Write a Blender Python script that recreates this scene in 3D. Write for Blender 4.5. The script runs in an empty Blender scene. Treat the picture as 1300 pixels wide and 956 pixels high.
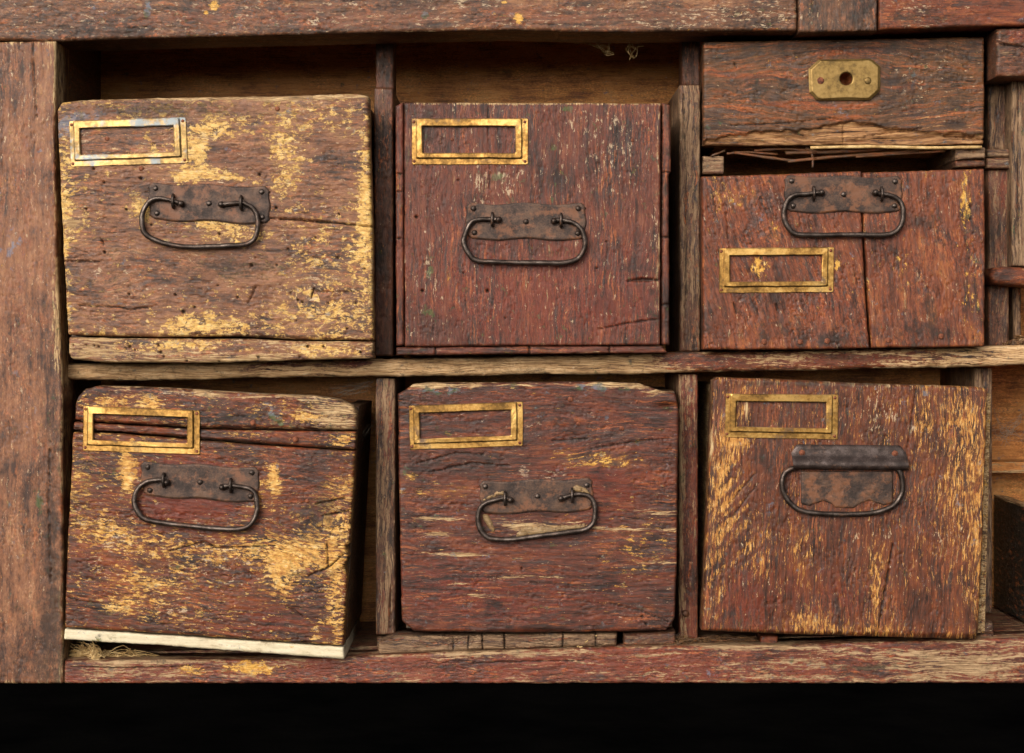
import bpy, math, random
import numpy as np

# ------------------------------------------------------------------ camera, sky, sun
S = 0.0006            # metres per photograph pixel on the cabinet's front plane (y = 0)
D = 1.40              # camera distance from that plane
CX, CY, PY0 = 650.0, 433.0, 868.0
scene = bpy.context.scene
col = scene.collection
cam = bpy.data.cameras.new('camera'); camo = bpy.data.objects.new('camera', cam); col.objects.link(camo)
camo.location = (0, -D, (PY0 - CY) * S); camo.rotation_euler = (math.radians(90), 0, 0)
cam.sensor_width = 36.0; cam.lens = 36.0 * D / (1300 * S)
cam.shift_y = -(478 - CY) / 1300.0; cam.clip_start = 0.02; cam.clip_end = 200
scene.camera = camo

SUN_EL, SUN_AZ = math.radians(25), math.radians(206)
world = bpy.data.worlds.new('World'); scene.world = world; world.use_nodes = True
wn = world.node_tree; wn.nodes.clear()
sky = wn.nodes.new('ShaderNodeTexSky'); sky.sky_type = 'NISHITA'; sky.sun_disc = False
sky.sun_elevation = SUN_EL; sky.sun_rotation = SUN_AZ; sky.dust_density = 4.0; sky.air_density = 1.0
hs = wn.nodes.new('ShaderNodeHueSaturation'); hs.inputs['Saturation'].default_value = 0.28
bg = wn.nodes.new('ShaderNodeBackground'); bg.inputs['Strength'].default_value = 0.15
wo = wn.nodes.new('ShaderNodeOutputWorld')
wn.links.new(sky.outputs[0], hs.inputs['Color']); wn.links.new(hs.outputs[0], bg.inputs[0]); wn.links.new(bg.outputs[0], wo.inputs[0])
sun = bpy.data.lights.new('sun', 'SUN'); sun.energy = 1.2; sun.angle = math.radians(48); sun.color = (1.0, 0.91, 0.80)
suno = bpy.data.objects.new('sun', sun); col.objects.link(suno)
sd = (math.sin(SUN_AZ) * math.cos(SUN_EL), math.cos(SUN_AZ) * math.cos(SUN_EL), math.sin(SUN_EL))
from mathutils import Vector
suno.location = Vector(sd) * 3; suno.rotation_euler = Vector(sd).to_track_quat('Z', 'Y').to_euler()
vs = scene.view_settings; vs.view_transform = 'Standard'; vs.look = 'None'; vs.gamma = 1.0
vs.use_curve_mapping = False; vs.exposure = 0.40
scene.render.engine = 'CYCLES'

# ------------------------------------------------------------------ noise in numpy
rng = np.random.RandomState(7)
PERM = rng.permutation(4096); GA = rng.rand(4096) * 2 * np.pi
GX, GY = np.cos(GA), np.sin(GA)
def noise2(x, y):
    xi = np.floor(x).astype(int); yi = np.floor(y).astype(int); fx = x - xi; fy = y - yi
    u = fx * fx * fx * (fx * (fx * 6 - 15) + 10); v = fy * fy * fy * (fy * (fy * 6 - 15) + 10)
    def g(ix, iy, dx, dy):
        h = PERM[(PERM[ix & 4095] + iy) & 4095]
        return GX[h] * dx + GY[h] * dy
    a = g(xi, yi, fx, fy); b = g(xi + 1, yi, fx - 1, fy); c = g(xi, yi + 1, fx, fy - 1); d = g(xi + 1, yi + 1, fx - 1, fy - 1)
    return (a + u * (b - a) + v * ((c + u * (d - c)) - (a + u * (b - a)))) * 1.4
def fbm(x, y, o=4, r=0.55):
    s = 0; a = 1; t = 0
    for k in range(o):
        s = s + a * noise2(x * 2 ** k + 17.3 * k, y * 2 ** k + 9.1 * k); t += a; a *= r
    return s / t

# ------------------------------------------------------------------ node materials
def lin(v):
    v /= 255.0
    return v / 12.92 if v <= 0.04045 else ((v + 0.055) / 1.055) ** 2.4
def C(r, g, b, k=0.95): return (lin(r) * k, lin(g) * k, lin(b) * k, 1.0)
class NT:
    def __init__(s, name):
        s.m = bpy.data.materials.new(name); s.m.use_nodes = True; s.t = s.m.node_tree; s.t.nodes.clear()
        s.out = s.t.nodes.new('ShaderNodeOutputMaterial'); s.b = s.t.nodes.new('ShaderNodeBsdfPrincipled')
        s.t.links.new(s.b.outputs[0], s.out.inputs[0])
    def put(s, sock, v):
        if isinstance(v, bpy.types.NodeSocket): s.t.links.new(v, sock)
        elif v is not None: sock.default_value = v
    def attr(s, n, o='Vector'):
        a = s.t.nodes.new('ShaderNodeAttribute'); a.attribute_name = n; return a.outputs[o]
    def sep(s, v):
        a = s.t.nodes.new('ShaderNodeSeparateXYZ'); s.put(a.inputs[0], v); return a.outputs
    def vm(s, op, a, b):
        n = s.t.nodes.new('ShaderNodeVectorMath'); n.operation = op; s.put(n.inputs[0], a); s.put(n.inputs[1], b); return n.outputs[0]
    def math(s, op, a, b=None, clamp=False):
        n = s.t.nodes.new('ShaderNodeMath'); n.operation = op; n.use_clamp = clamp; s.put(n.inputs[0], a)
        if b is not None: s.put(n.inputs[1], b)
        return n.outputs[0]
    def noise(s, v, sc, det=4, rough=0.6, dist=0.0, color=False):
        n = s.t.nodes.new('ShaderNodeTexNoise'); s.put(n.inputs['Vector'], s.vm('MULTIPLY', v, sc)); n.inputs['Scale'].default_value = 1
        n.inputs['Detail'].default_value = det; n.inputs['Roughness'].default_value = rough; n.inputs['Distortion'].default_value = dist
        return n.outputs['Color' if color else 'Fac']
    def smooth(s, x, lo, hi, a=0.0, b=1.0):
        n = s.t.nodes.new('ShaderNodeMapRange'); n.interpolation_type = 'SMOOTHSTEP'
        for i, v in enumerate((x, lo, hi, a, b)): s.put(n.inputs[i], v)
        return n.outputs[0]
    def ramp(s, f, stops):
        n = s.t.nodes.new('ShaderNodeValToRGB'); s.put(n.inputs[0], f); e = n.color_ramp.elements
        while len(e) < len(stops): e.new(0.5)
        for i, (p, c) in enumerate(stops): e[i].position = p; e[i].color = c
        return n.outputs[0]
    def mix(s, f, a, b, mode='MIX'):
        n = s.t.nodes.new('ShaderNodeMix'); n.data_type = 'RGBA'; n.blend_type = mode
        s.put(n.inputs['Factor'], f); s.put(n.inputs[6], a); s.put(n.inputs[7], b); return n.outputs[2]
    def bump(s, h, strength, dist):
        n = s.t.nodes.new('ShaderNodeBump'); n.inputs['Strength'].default_value = strength; n.inputs['Distance'].default_value = dist
        s.put(n.inputs['Height'], h); s.put(s.b.inputs['Normal'], n.outputs[0])

def wood(name, paint, yel=((205, 150, 62), (222, 172, 84), (160, 100, 40)), bare=((96, 74, 52), (158, 124, 84), (196, 166, 122)),
         chip=(7, 15), red=(128, 50, 32), crack=0.5, rough=0.54, pale=(196, 170, 136), fibk=0.25, bump=0.46, redk=0.6, pk=0.74, grime=0.12, tint=(1.01, 0.99, 0.88), hue=1.0, soft=0.45, spl=((70, 92, 48), (112, 124, 140)), hs=(5, 20), yw=0.62, speck=0.6):
    """Old painted board: worn brown coat over older yellow coat over bare wood. Attributes gc (grain space),
    m1 = (yellow shows, bare wood shows, grime and shade painted into splits), m2 = (red coat, pale flecks, green/blue splashes)."""
    n = NT(name); gc = n.attr('gc'); m1 = n.sep(n.attr('m1')); m2 = n.sep(n.attr('m2'))
    def st(x, k): return n.math('ADD', n.math('MULTIPLY', x, k), 0.5 - 0.5 * k)            # spread a noise over 0..1
    def add(*q):
        r = n.math('MULTIPLY', q[0][0], q[0][1])
        for x, k in q[1:]: r = n.math('ADD', r, n.math('MULTIPLY', x, k))
        return r
    def cover(x, f, soft):                                                                    # f = share of the surface that shows
        a = n.math('SUBTRACT', 1.0, f); return n.smooth(x, n.math('SUBTRACT', a, soft), n.math('ADD', a, soft))
    w = n.noise(gc, (3.0, 3.0, 3.0), 2, 0.55, color=True)
    g = n.vm('ADD', gc, n.vm('MULTIPLY', n.vm('SUBTRACT', w, (0.5, 0.5, 0.5)), (0.07, 0.07, 0.07)))
    fib = n.noise(g, (3.0, 70, 30), 3, 0.68)
    stk = n.noise(g, (1.3, 16, 8), 5, 0.66)
    blo = n.noise(gc, (1.6, 2.6, 2), 5, 0.66)
    flk = n.noise(g, (chip[0] * 1.7, chip[1] * 1.7, chip[1] * 1.7), 5, 0.76)
    chp = n.noise(gc, (7.0, 8.0, 7.5), 6, 0.72)
    spk = n.noise(gc, (30, 52, 44), 2, 0.7)
    # worn brown coat
    t = add((st(blo, 3.6), 0.38), (st(stk, 3.4), 0.32), (st(fib, 2.6), fibk), (st(flk, 3.2), 0.36 - fibk))
    tt = n.smooth(t, 0.16, 0.92)
    k = len(paint); pc = n.ramp(tt, [(i / (k - 1), C(c[0] * tint[0], c[1] * tint[1], c[2] * tint[2], pk * (0.72 if i == 0 else 1.0))) for i, c in enumerate(paint)])
    rm = cover(st(add((chp, redk), (stk, 1 - redk)), 3.5), m2[0], 0.22)
    pc = n.mix(n.math('MULTIPLY', rm, 0.58), pc, C(red[0] * tint[0], red[1] * tint[1], red[2] * tint[2], pk))
    # coats of other tones rubbed together: cold grey-brown, orange, near-black
    hc = n.t.nodes.new('ShaderNodeSeparateColor'); n.put(hc.inputs[0], n.noise(g, (hs[0], hs[1], hs[1] * 0.7), 5, 0.74, color=True))
    zone = n.smooth(n.noise(gc, (1.3, 2.0, 1.6), 4, 0.62), 0.40, 0.60, 0.22, 1.0)                 # rubbed smooth here, rough there
    hz = n.math('MULTIPLY', zone, hue)
    pc = n.mix(n.math('MULTIPLY', cover(st(hc.outputs[0], 3.6), 0.34, 0.16), n.math('MULTIPLY', hz, 0.62)), pc, C(84, 71, 66, pk))
    pc = n.mix(n.math('MULTIPLY', cover(st(hc.outputs[1], 3.6), 0.20, 0.12), n.math('MULTIPLY', hz, 0.70)), pc, C(186, 104, 56, pk))
    pc = n.mix(n.math('MULTIPLY', cover(st(hc.outputs[2], 3.6), 0.26, 0.14), n.math('MULTIPLY', hz, 0.70)), pc, C(50, 33, 26, pk))
    # small speckle in tone, so no patch is flat
    pc = n.mix(n.math('MULTIPLY', zone, speck), pc, n.mix(1.0, pc, n.ramp(st(spk, 1.6), [(0.12, (0.34, 0.32, 0.31, 1)), (0.5, (1, 1, 1, 1)), (0.88, (2.0, 1.9, 1.8, 1))]), 'MULTIPLY'))
    # yellow undercoat where the brown has gone
    ym = cover(st(add((flk, yw), (chp, 1 - yw)), 4.0), m1[0], 0.05)
    yc = n.ramp(n.noise(gc, (11, 17, 12), 4, 0.7), [(0.30, C(*yel[2])), (0.44, C(*yel[0])), (0.58, C(*yel[1])), (0.72, C(222, 196, 146))])
    yc = n.mix(n.smooth(fib, 0.47, 0.32, 0.0, 0.6), yc, C(112, 68, 36))
    ysoft = cover(st(add((flk, 0.3), (chp, 0.4), (blo, 0.3)), 3.0), m1[0], 0.38)                # thin rubbed-through brown round the bare yellow
    pc = n.mix(n.math('MULTIPLY', ysoft, soft), pc, C(*[v * 0.86 for v in yel[0]]))
    c = n.mix(n.math('MULTIPLY', ym, 0.95), pc, yc)
    # bare weathered wood
    bm = cover(st(add((stk, 0.45), (flk, 0.35), (fib, 0.2)), 4.2), m1[1], 0.12)
    bc = n.ramp(st(add((fib, 0.6), (stk, 0.4)), 3.0), [(0.06, C(*[v * 0.65 for v in bare[0]])), (0.24, C(*bare[0])), (0.50, C(*bare[1])), (0.78, C(*bare[2]))])
    c = n.mix(bm, c, bc)
    # pale scuffs
    pm = cover(st(add((n.noise(g, (9, 22, 16), 5, 0.76), 0.8), (fib, 0.2)), 3.6), n.math('MULTIPLY', m2[1], 0.62), 0.07)
    c = n.mix(n.math('MULTIPLY', pm, 0.72), c, C(*pale))
    # green / blue paint splashes
    sm = cover(st(chp, 3.5), n.math('MULTIPLY', m2[2], 0.75), 0.15)
    c = n.mix(n.math('MULTIPLY', sm, 0.6), c, n.ramp(blo, [(0.45, C(*spl[0])), (0.55, C(*spl[1]))]))
    # fine checks along the grain, long ones and short ones
    cr = n.smooth(n.math('ABSOLUTE', n.math('SUBTRACT', n.noise(g, (2.0, 20, 12), 3, 0.6), 0.5)), 0.0, 0.016, 1.0, 0.0)
    cr2 = n.smooth(n.math('ABSOLUTE', n.math('SUBTRACT', n.noise(g, (6, 34, 20), 2, 0.6), 0.5)), 0.0, 0.03, 1.0, 0.0)
    cr = n.math('MAXIMUM', n.math('MULTIPLY', cr, n.smooth(blo, 0.40, 0.58, 0.1, 1.0)), n.math('MULTIPLY', cr2, n.smooth(chp, 0.46, 0.60, 0.0, 0.9)))
    cr = n.math('MULTIPLY', cr, crack)
    c = n.mix(n.math('MULTIPLY', cr, 0.95), c, C(24, 17, 13))
    # grime with its own blotchy outline, plus shade painted into the splits
    dm = cover(st(add((chp, 0.45), (stk, 0.35), (flk, 0.2)), 3.6), n.math('ADD', m1[2], grime), 0.26)
    c = n.mix(n.math('MULTIPLY', dm, 0.82), c, C(40, 30, 24))
    n.put(n.b.inputs['Base Color'], c)
    n.put(n.b.inputs['Roughness'], n.smooth(n.math('ADD', n.math('MULTIPLY', bm, 0.4), flk), 0.3, 0.8, rough - 0.14, rough + 0.2))
    n.b.inputs['Specular IOR Level'].default_value = 0.3
    n.bump(add((fib, 0.40), (flk, 0.75), (n.math('MULTIPLY', spk, zone), 0.45), (ym, -0.30), (bm, -0.18), (cr, -0.55)), bump, 0.0008)
    return n.m

def metal(name, cols, rough, met, rust=None, scale=6, bumpk=0.5, spec=0.5):
    n = NT(name); gc = n.attr('gc')
    a = n.noise(gc, (scale, scale, scale), 6, 0.65); b = n.noise(gc, (scale * 9, scale * 9, scale * 9), 3, 0.6)
    t = n.math('ADD', n.math('MULTIPLY', a, 0.7), n.math('MULTIPLY', b, 0.3))
    k = len(cols); c = n.ramp(n.smooth(t, 0.36, 0.64), [(i / (k - 1), C(*q)) for i, q in enumerate(cols)])
    mk = met
    if rust:
        r = n.smooth(n.noise(n.vm('ADD', gc, (5.1, 2.3, 1.7)), (scale * 0.8,) * 3, 7, 0.7), rust[3], rust[3] + 0.12)
        c = n.mix(r, c, C(*rust[:3])); mk = n.smooth(r, 0.0, 1.0, met, met * 0.2)
    n.put(n.b.inputs['Base Color'], c); n.put(n.b.inputs['Metallic'], mk)
    n.put(n.b.inputs['Roughness'], n.smooth(t, 0.35, 0.65, rough + 0.12, rough - 0.06))
    n.b.inputs['Specular IOR Level'].default_value = spec
    n.bump(t, bumpk, 0.0006)
    return n.m

# ------------------------------------------------------------------ mesh helpers
def new_obj(name, verts, faces, mat, parent=None, loc=None, gc=None, m1=None, m2=None, smooth=True):
    verts = np.asarray(verts, dtype=np.float32)
    o3 = np.array((0, 0, 0) if parent is not None else (loc or (0, 0, 0)), dtype=np.float32); q = parent
    while q is not None: o3 = o3 + np.array(q.location, dtype=np.float32); q = q.parent
    me = bpy.data.meshes.new(name)
    if isinstance(faces, tuple):                          # (quads array, list of ngons)
        quads, ng = faces
    else:
        quads = np.array([f for f in faces if len(f) == 4], dtype=np.int32).reshape(-1, 4); ng = [f for f in faces if len(f) != 4]
    nl = quads.size + sum(len(f) for f in ng); nf = len(quads) + len(ng)
    me.vertices.add(len(verts)); me.vertices.foreach_set('co', (verts - o3).ravel())
    me.loops.add(nl); me.polygons.add(nf)
    lv = np.concatenate([quads.ravel()] + [np.array(f, dtype=np.int32) for f in ng]) if ng else quads.ravel()
    me.loops.foreach_set('vertex_index', lv.astype(np.int32))
    ls = np.concatenate([np.arange(len(quads)) * 4, quads.size + np.cumsum([0] + [len(f) for f in ng])[:-1]]) if ng else np.arange(len(quads)) * 4
    me.polygons.foreach_set('loop_start', ls.astype(np.int32))
    me.polygons.foreach_set('use_smooth', np.full(nf, smooth))
    for nm, a in (('gc', gc), ('m1', m1), ('m2', m2)):
        if a is None and nm == 'gc': a = (verts - verts.mean(0)) / (S * 100) + o3 * 3
        if a is None: continue
        at = me.attributes.new(nm, 'FLOAT_VECTOR', 'POINT'); at.data.foreach_set('vector', np.asarray(a, dtype=np.float32).ravel())
    me.update(calc_edges=True); me.validate()
    ob = bpy.data.objects.new(name, me); col.objects.link(ob); me.materials.append(mat)
    if parent is not None: ob.parent = parent
    elif loc is not None: ob.location = loc
    return ob
def thing(name, label, cat, loc, group=None):
    o = bpy.data.objects.new(name, None); col.objects.link(o); o.location = loc; o.empty_display_size = 0.02
    o['label'] = label; o['category'] = cat
    if group: o['group'] = group
    return o
def tag(o, label, cat, group=None):
    o['label'] = label; o['category'] = cat
    if group: o['group'] = group
    return o
def sc(y): return S * (D + y) / D
def W(px, py, y, ref=None):
    """photograph pixel seen on the plane y = ref, placed at depth y"""
    s = sc(y if ref is None else ref)
    return np.array([(px - CX) * s, y, (PY0 - CY) * S + (CY - py) * s])

def curve(pts, n):
    p = np.asarray(pts, float); d = np.concatenate([[0], np.cumsum(np.hypot(*np.diff(p, axis=0).T))]); d /= d[-1]
    t = np.linspace(0, 1, n); return np.stack([np.interp(t, d, p[:, 0]), np.interp(t, d, p[:, 1])], 1)
def blobs(X, Y, lst, base=0.0):
    f = np.full(X.shape, float(base))
    for b in lst:
        cx, cy, rx, ry, a = b[:5]; th = math.radians(b[5]) if len(b) > 5 else 0
        dx, dy = X - cx, Y - cy; u = dx * math.cos(th) + dy * math.sin(th); v = -dx * math.sin(th) + dy * math.cos(th)
        f = f + a * np.exp(-((u / rx) ** 2 + (v / ry) ** 2))
    return f
def seg_dist(X, Y, pts):
    best = np.full(X.shape, 1e9); tb = np.zeros(X.shape)
    L = np.concatenate([[0], np.cumsum([math.dist(pts[i], pts[i + 1]) for i in range(len(pts) - 1)])])
    for i in range(len(pts) - 1):
        ax, ay = pts[i]; bx, by = pts[i + 1]; vx, vy = bx - ax, by - ay; l2 = vx * vx + vy * vy + 1e-9
        t = np.clip(((X - ax) * vx + (Y - ay) * vy) / l2, 0, 1); d = np.hypot(X - ax - t * vx, Y - ay - t * vy)
        m = d < best; best = np.where(m, d, best); tb = np.where(m, (L[i] + t * math.sqrt(l2)) / L[-1], tb)
    return best, tb

SEED = [0]
def panel(name, parent, top, right, bottom, left, y0, thick, mat, grain=0.0, rnd=4.0, relief=1.0, edge=1.0, step=1.4, cracks=(), pits=(),
          steps=(), knots=(), yel=(), bare=(), dark=(), red=(), pale=(), splash=(), by=0.0, bb=0.0, bd=0.0, br=0.0, bp=0.0,
          ey=0.0, eb=0.0, ew=8.0, holes=0, chips=0, loc=None, dents=()):
    """A worn board with its own outline (photograph pixels, each edge a polyline: top and bottom left to right,
    left and right top to bottom), standing on plane y0, thick metres deep. Relief, splits and holes are geometry."""
    SEED[0] += 1; sd = SEED[0]; rs = np.random.RandomState(sd * 13 + 5)
    ln = lambda p: sum(math.dist(p[i], p[i + 1]) for i in range(len(p) - 1))
    nu = max(3, int(max(ln(top), ln(bottom)) / step)); nv = max(3, int(max(ln(left), ln(right)) / step))
    T, B, Lf, R = curve(top, nu), curve(bottom, nu), curve(left, nv), curve(right, nv)
    def wob(c, ax, ph):
        n = len(c); t = np.linspace(0, 1, n); w = np.minimum(1, np.minimum(t, 1 - t) * 12)
        q = c[:, 1 - ax]
        c[:, ax] += 0.65 * edge * w * (1.6 * fbm(q / 60 + sd * 3.7 + ph, q * 0 + sd, 3) + 1.3 * fbm(q / 9 + sd * 1.7 + ph, q * 0 + sd * 2.0, 3))
    wob(T, 1, 0); wob(B, 1, 50); wob(Lf, 0, 90); wob(R, 0, 130)
    Lf[0] = T[0]; R[0] = T[-1]; Lf[-1] = B[0]; R[-1] = B[-1]
    u = np.linspace(0, 1, nu)[None, :, None]; v = np.linspace(0, 1, nv)[:, None, None]
    P = (1 - v) * T[None] + v * B[None] + (1 - u) * Lf[:, None] + u * R[:, None] \
        - ((1 - u) * (1 - v) * T[0] + u * (1 - v) * T[-1] + (1 - u) * v * B[0] + u * v * B[-1])
    X, Y = P[..., 0], P[..., 1]
    wpx = np.hypot(*(R - Lf).T)[:, None]; hpx = np.hypot(*(B - T).T)[None, :]
    du = np.minimum(u[..., 0], 1 - u[..., 0]) * wpx; dv = np.minimum(v[..., 0], 1 - v[..., 0]) * hpx
    de = np.minimum(du, dv)
    a = math.radians(grain); ca, sa = math.cos(a), math.sin(a)
    al = (X * ca + Y * sa) / 100; ac = (-X * sa + Y * ca) / 100
    for kx, ky, kr, ks in knots:
        q = ((X - kx) * ca + (Y - ky) * sa) / (kr * 2.4); r2 = (-(X - kx) * sa + (Y - ky) * ca) / kr
        ac = ac - ks * r2 * np.exp(-(q * q + r2 * r2)) * kr / 100
    ac = ac + 0.05 * fbm(al * 0.9 + sd, ac * 1.6, 3)
    al = al + sd * 7.31; ac = ac + sd * 3.17
    h = 0.7 * relief * (0.65 * fbm(al * 1.9, ac * 19, 4, 0.65) + 0.9 * fbm(al * 10, ac * 34, 3, 0.65) + 1.2 * fbm(al * 1.1 + 5, ac * 1.5, 3))
    rl = np.abs(fbm(al * 3.0 + 31, ac * 20, 3, 0.5)); h = h - relief * 1.2 * np.exp(-(rl / 0.035) ** 2) * (fbm(al * 1.5 + 3, ac * 2.2, 2) > 0.03)
    rr = rnd * (1 + 0.7 * fbm(X / 26 + sd, Y / 26, 3)); rr = np.maximum(rr, 0.6)
    for dd in (du, dv):
        k = np.clip(rr - dd, 0, rr); h = h - (rr - np.sqrt(np.maximum(rr * rr - k * k, 0)))
    F1 = blobs(X, Y, yel, by) + ey * np.exp(-de / ew) * (1 + 1.2 * fbm(X / 22 + sd, Y / 22 + 8, 3))
    F2 = blobs(X, Y, bare, bb) + eb * np.exp(-de / ew) * (1 + 1.2 * fbm(X / 30 + sd + 4, Y / 30, 3))
    F3 = blobs(X, Y, dark, bd); G1 = blobs(X, Y, red, br); G2 = blobs(X, Y, pale, bp); G3 = blobs(X, Y, splash, 0)
    for pts, wd, dp in cracks:
        jx = X + 1.1 * fbm(X / 9 + sd, Y / 9, 3); jy = Y + 1.5 * fbm(X / 10 + 7, Y / 10 + sd, 4, .65)
        d, t = seg_dist(jx, jy, pts); wv = wd * (0.35 + 0.65 * np.sin(np.pi * np.clip(t * 0.9 + 0.08, 0, 1))) * (0.8 + 0.7 * fbm(t * 14 + sd, t * 0, 2))
        wv = np.maximum(wv, 0.25)
        e = np.exp(-(d / wv) ** 2); h = h - 1.25 * dp * e; F3 = F3 + 0.7 * np.exp(-(d / (wv * 1.1)) ** 2)  # carve the split, then paint recess shade and dirt dark along it
    for pts, dp, bw in steps:                                     # everything below this line has split away
        py = np.interp(X, [p[0] for p in pts], [p[1] for p in pts]) + 5 * fbm(X / 18 + sd, Y * 0, 3)
        q = np.clip((Y - py) / 2.5, 0, 1); h = h - q * dp * (1 + 0.9 * fbm(al * 1.2, ac * 9, 3))
        h = h + q * 2.2 * fbm(al * 1.6, ac * 22, 4, 0.65); F2 = F2 + bw * q; F1 = F1 - q; F3 = F3 - 0.6 * q
    for x, y, r, dp in pits: h = h - dp * np.exp(-(((X - x) ** 2 + (Y - y) ** 2) / (r * r)) ** 2)
    for x, y, rx, ry, dp in dents: h = h - dp * np.exp(-(((X - x) / rx) ** 2 + ((Y - y) / ry) ** 2))
    for k in range(holes):                                        # woodworm
        x = X.min() + (X.max() - X.min()) * rs.rand(); y = Y.min() + (Y.max() - Y.min()) * (0.3 + 0.68 * rs.rand()); r = 0.9 + rs.rand() * 0.8
        m = np.exp(-(((X - x) ** 2 + (Y - y) ** 2) / (r * r)) ** 2); h = h - 6 * m; F3 = F3 + 1.2 * m
    s = sc(y0); ys = y0 - h * s
    V = np.stack([(X - CX) * s, ys, (PY0 - CY) * S + (CY - Y) * s], -1).reshape(-1, 3)
    idx = np.arange(nu * nv).reshape(nv, nu)
    Q = np.stack([idx[:-1, :-1], idx[1:, :-1], idx[1:, 1:], idx[:-1, 1:]], -1).reshape(-1, 4)
    ring = np.concatenate([idx[0, :-1], idx[:-1, -1], idx[-1, :0:-1], idx[:0:-1, 0]]); nr = len(ring)
    G = np.stack([al, ac, 0 * al + sd * 1.7], -1).reshape(-1, 3)
    M1 = np.stack([F1, F2, F3], -1).reshape(-1, 3); M2 = np.stack([G1, G2, G3], -1).reshape(-1, 3)
    Vs, Gs, base = [V], [G], len(V); Qs = [Q]; prev = ring
    dep = [min(thick * 0.25, 0.004), thick * 0.5, thick]
    for d in dep:
        rv = V[ring].copy(); rv[:, 1] = y0 + d; rv[:, 1] = np.maximum(rv[:, 1], V[ring][:, 1] + d * 0.3)
        rg = G[ring].copy(); rg[:, 2] += d / s / 100
        cur = base + np.arange(nr); nx = np.roll(cur, -1); pn = np.roll(prev, -1)
        Qs.append(np.stack([prev, pn, nx, cur], -1)); Vs.append(rv); Gs.append(rg); base += nr; prev = cur
    V = np.concatenate(Vs); G = np.concatenate(Gs); M1 = np.concatenate([M1] + [M1[ring]] * 3); M2 = np.concatenate([M2] + [M2[ring]] * 3)
    return new_obj(name, V, (np.concatenate(Qs).astype(np.int32), [list(prev)]), mat, parent, loc, G, M1, M2)
def rect(x0, y0, x1, y1):
    return dict(top=[(x0, y0), (x1, y0)], right=[(x1, y0), (x1, y1)], bottom=[(x0, y1), (x1, y1)], left=[(x0, y0), (x0, y1)])
def quad(TL, TR, BR, BL): return dict(top=[TL, TR], right=[TR, BR], bottom=[BL, BR], left=[TL, BL])

def hexa(name, parent, q, y0, y1, mat, ref=None, grain='x', q2=None, m1=(0, 0, 0), m2=(0, 0, 0), nd=6, loc=None):
    """straight inner board: photograph quad TL TR BR BL (on plane ref) run from depth y0 to y1"""
    SEED[0] += 1; ref = y0 if ref is None else ref; q2 = q2 or q; V = []; rs = np.random.RandomState(SEED[0])
    for k in range(nd + 1):
        t = k / nd
        for a, b in zip(q, q2):
            p = W(a[0] + (b[0] - a[0]) * t, a[1] + (b[1] - a[1]) * t, y0 + (y1 - y0) * t, ref); V.append(p + rs.randn(3) * np.array([1, 0, 1]) * 0.00025)
    F = [[0, 3, 2, 1], [nd * 4 + i for i in (0, 1, 2, 3)]]
    for k in range(nd):
        for i in range(4):
            j = (i + 1) % 4; F.append([k * 4 + i, k * 4 + j, k * 4 + 4 + j, k * 4 + 4 + i])
    V = np.array(V); u = V / (S * 100)
    perm = {'x': (0, 2, 1), 'z': (2, 0, 1), 'd': (1, 2, 0)}[grain]
    G = u[:, perm] + SEED[0] * np.array([7.3, 3.1, 1.7])
    return new_obj(name, V, F, mat, parent, loc, G, np.tile(m1, (len(V), 1)), np.tile(m2, (len(V), 1)), smooth=False)

def tube_verts(pts, rad, n=10, sub=6):
    p = np.asarray(pts, float)
    if sub > 1:
        e = np.concatenate([[2 * p[0] - p[1]], p, [2 * p[-1] - p[-2]]]); out = []
        for i in range(1, len(e) - 2):
            for k in range(sub):
                t = k / sub; a, b, c, d = e[i - 1], e[i], e[i + 1], e[i + 2]
                out.append(0.5 * (2 * b + (c - a) * t + (2 * a - 5 * b + 4 * c - d) * t * t + (3 * b - a - 3 * c + d) * t ** 3))
        out.append(p[-1]); p = np.array(out)
    m = len(p); tg = np.gradient(p, axis=0); tg /= np.linalg.norm(tg, axis=1)[:, None] + 1e-12
    r = np.interp(np.linspace(0, 1, m), np.linspace(0, 1, len(np.atleast_1d(rad))), np.atleast_1d(rad)) if np.ndim(rad) else np.full(m, rad)
    up = np.array([0, -1.0, 0]); V = []
    for i in range(m):
        a = np.cross(tg[i], up)
        if np.linalg.norm(a) < 1e-4: a = np.cross(tg[i], [1.0, 0, 0])
        a /= np.linalg.norm(a); b = np.cross(tg[i], a)
        for k in range(n):
            w = 2 * math.pi * k / n; V.append(p[i] + r[i] * (math.cos(w) * a + math.sin(w) * b))
    F = []
    for i in range(m - 1):
        for k in range(n):
            j = (k + 1) % n; F.append([i * n + k, i * n + j, (i + 1) * n + j, (i + 1) * n + k])
    F.append(list(range(n))[::-1]); F.append([(m - 1) * n + k for k in range(n)])
    return np.array(V), F
def tube(name, parent, pts, rad, mat, n=10, sub=6, jit=0.0, loc=None):
    V, F = tube_verts(pts, rad, n, sub)
    if jit: V = V + np.random.RandomState(len(V)).randn(*V.shape) * jit
    return new_obj(name, V, F, mat, parent, loc)
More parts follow.
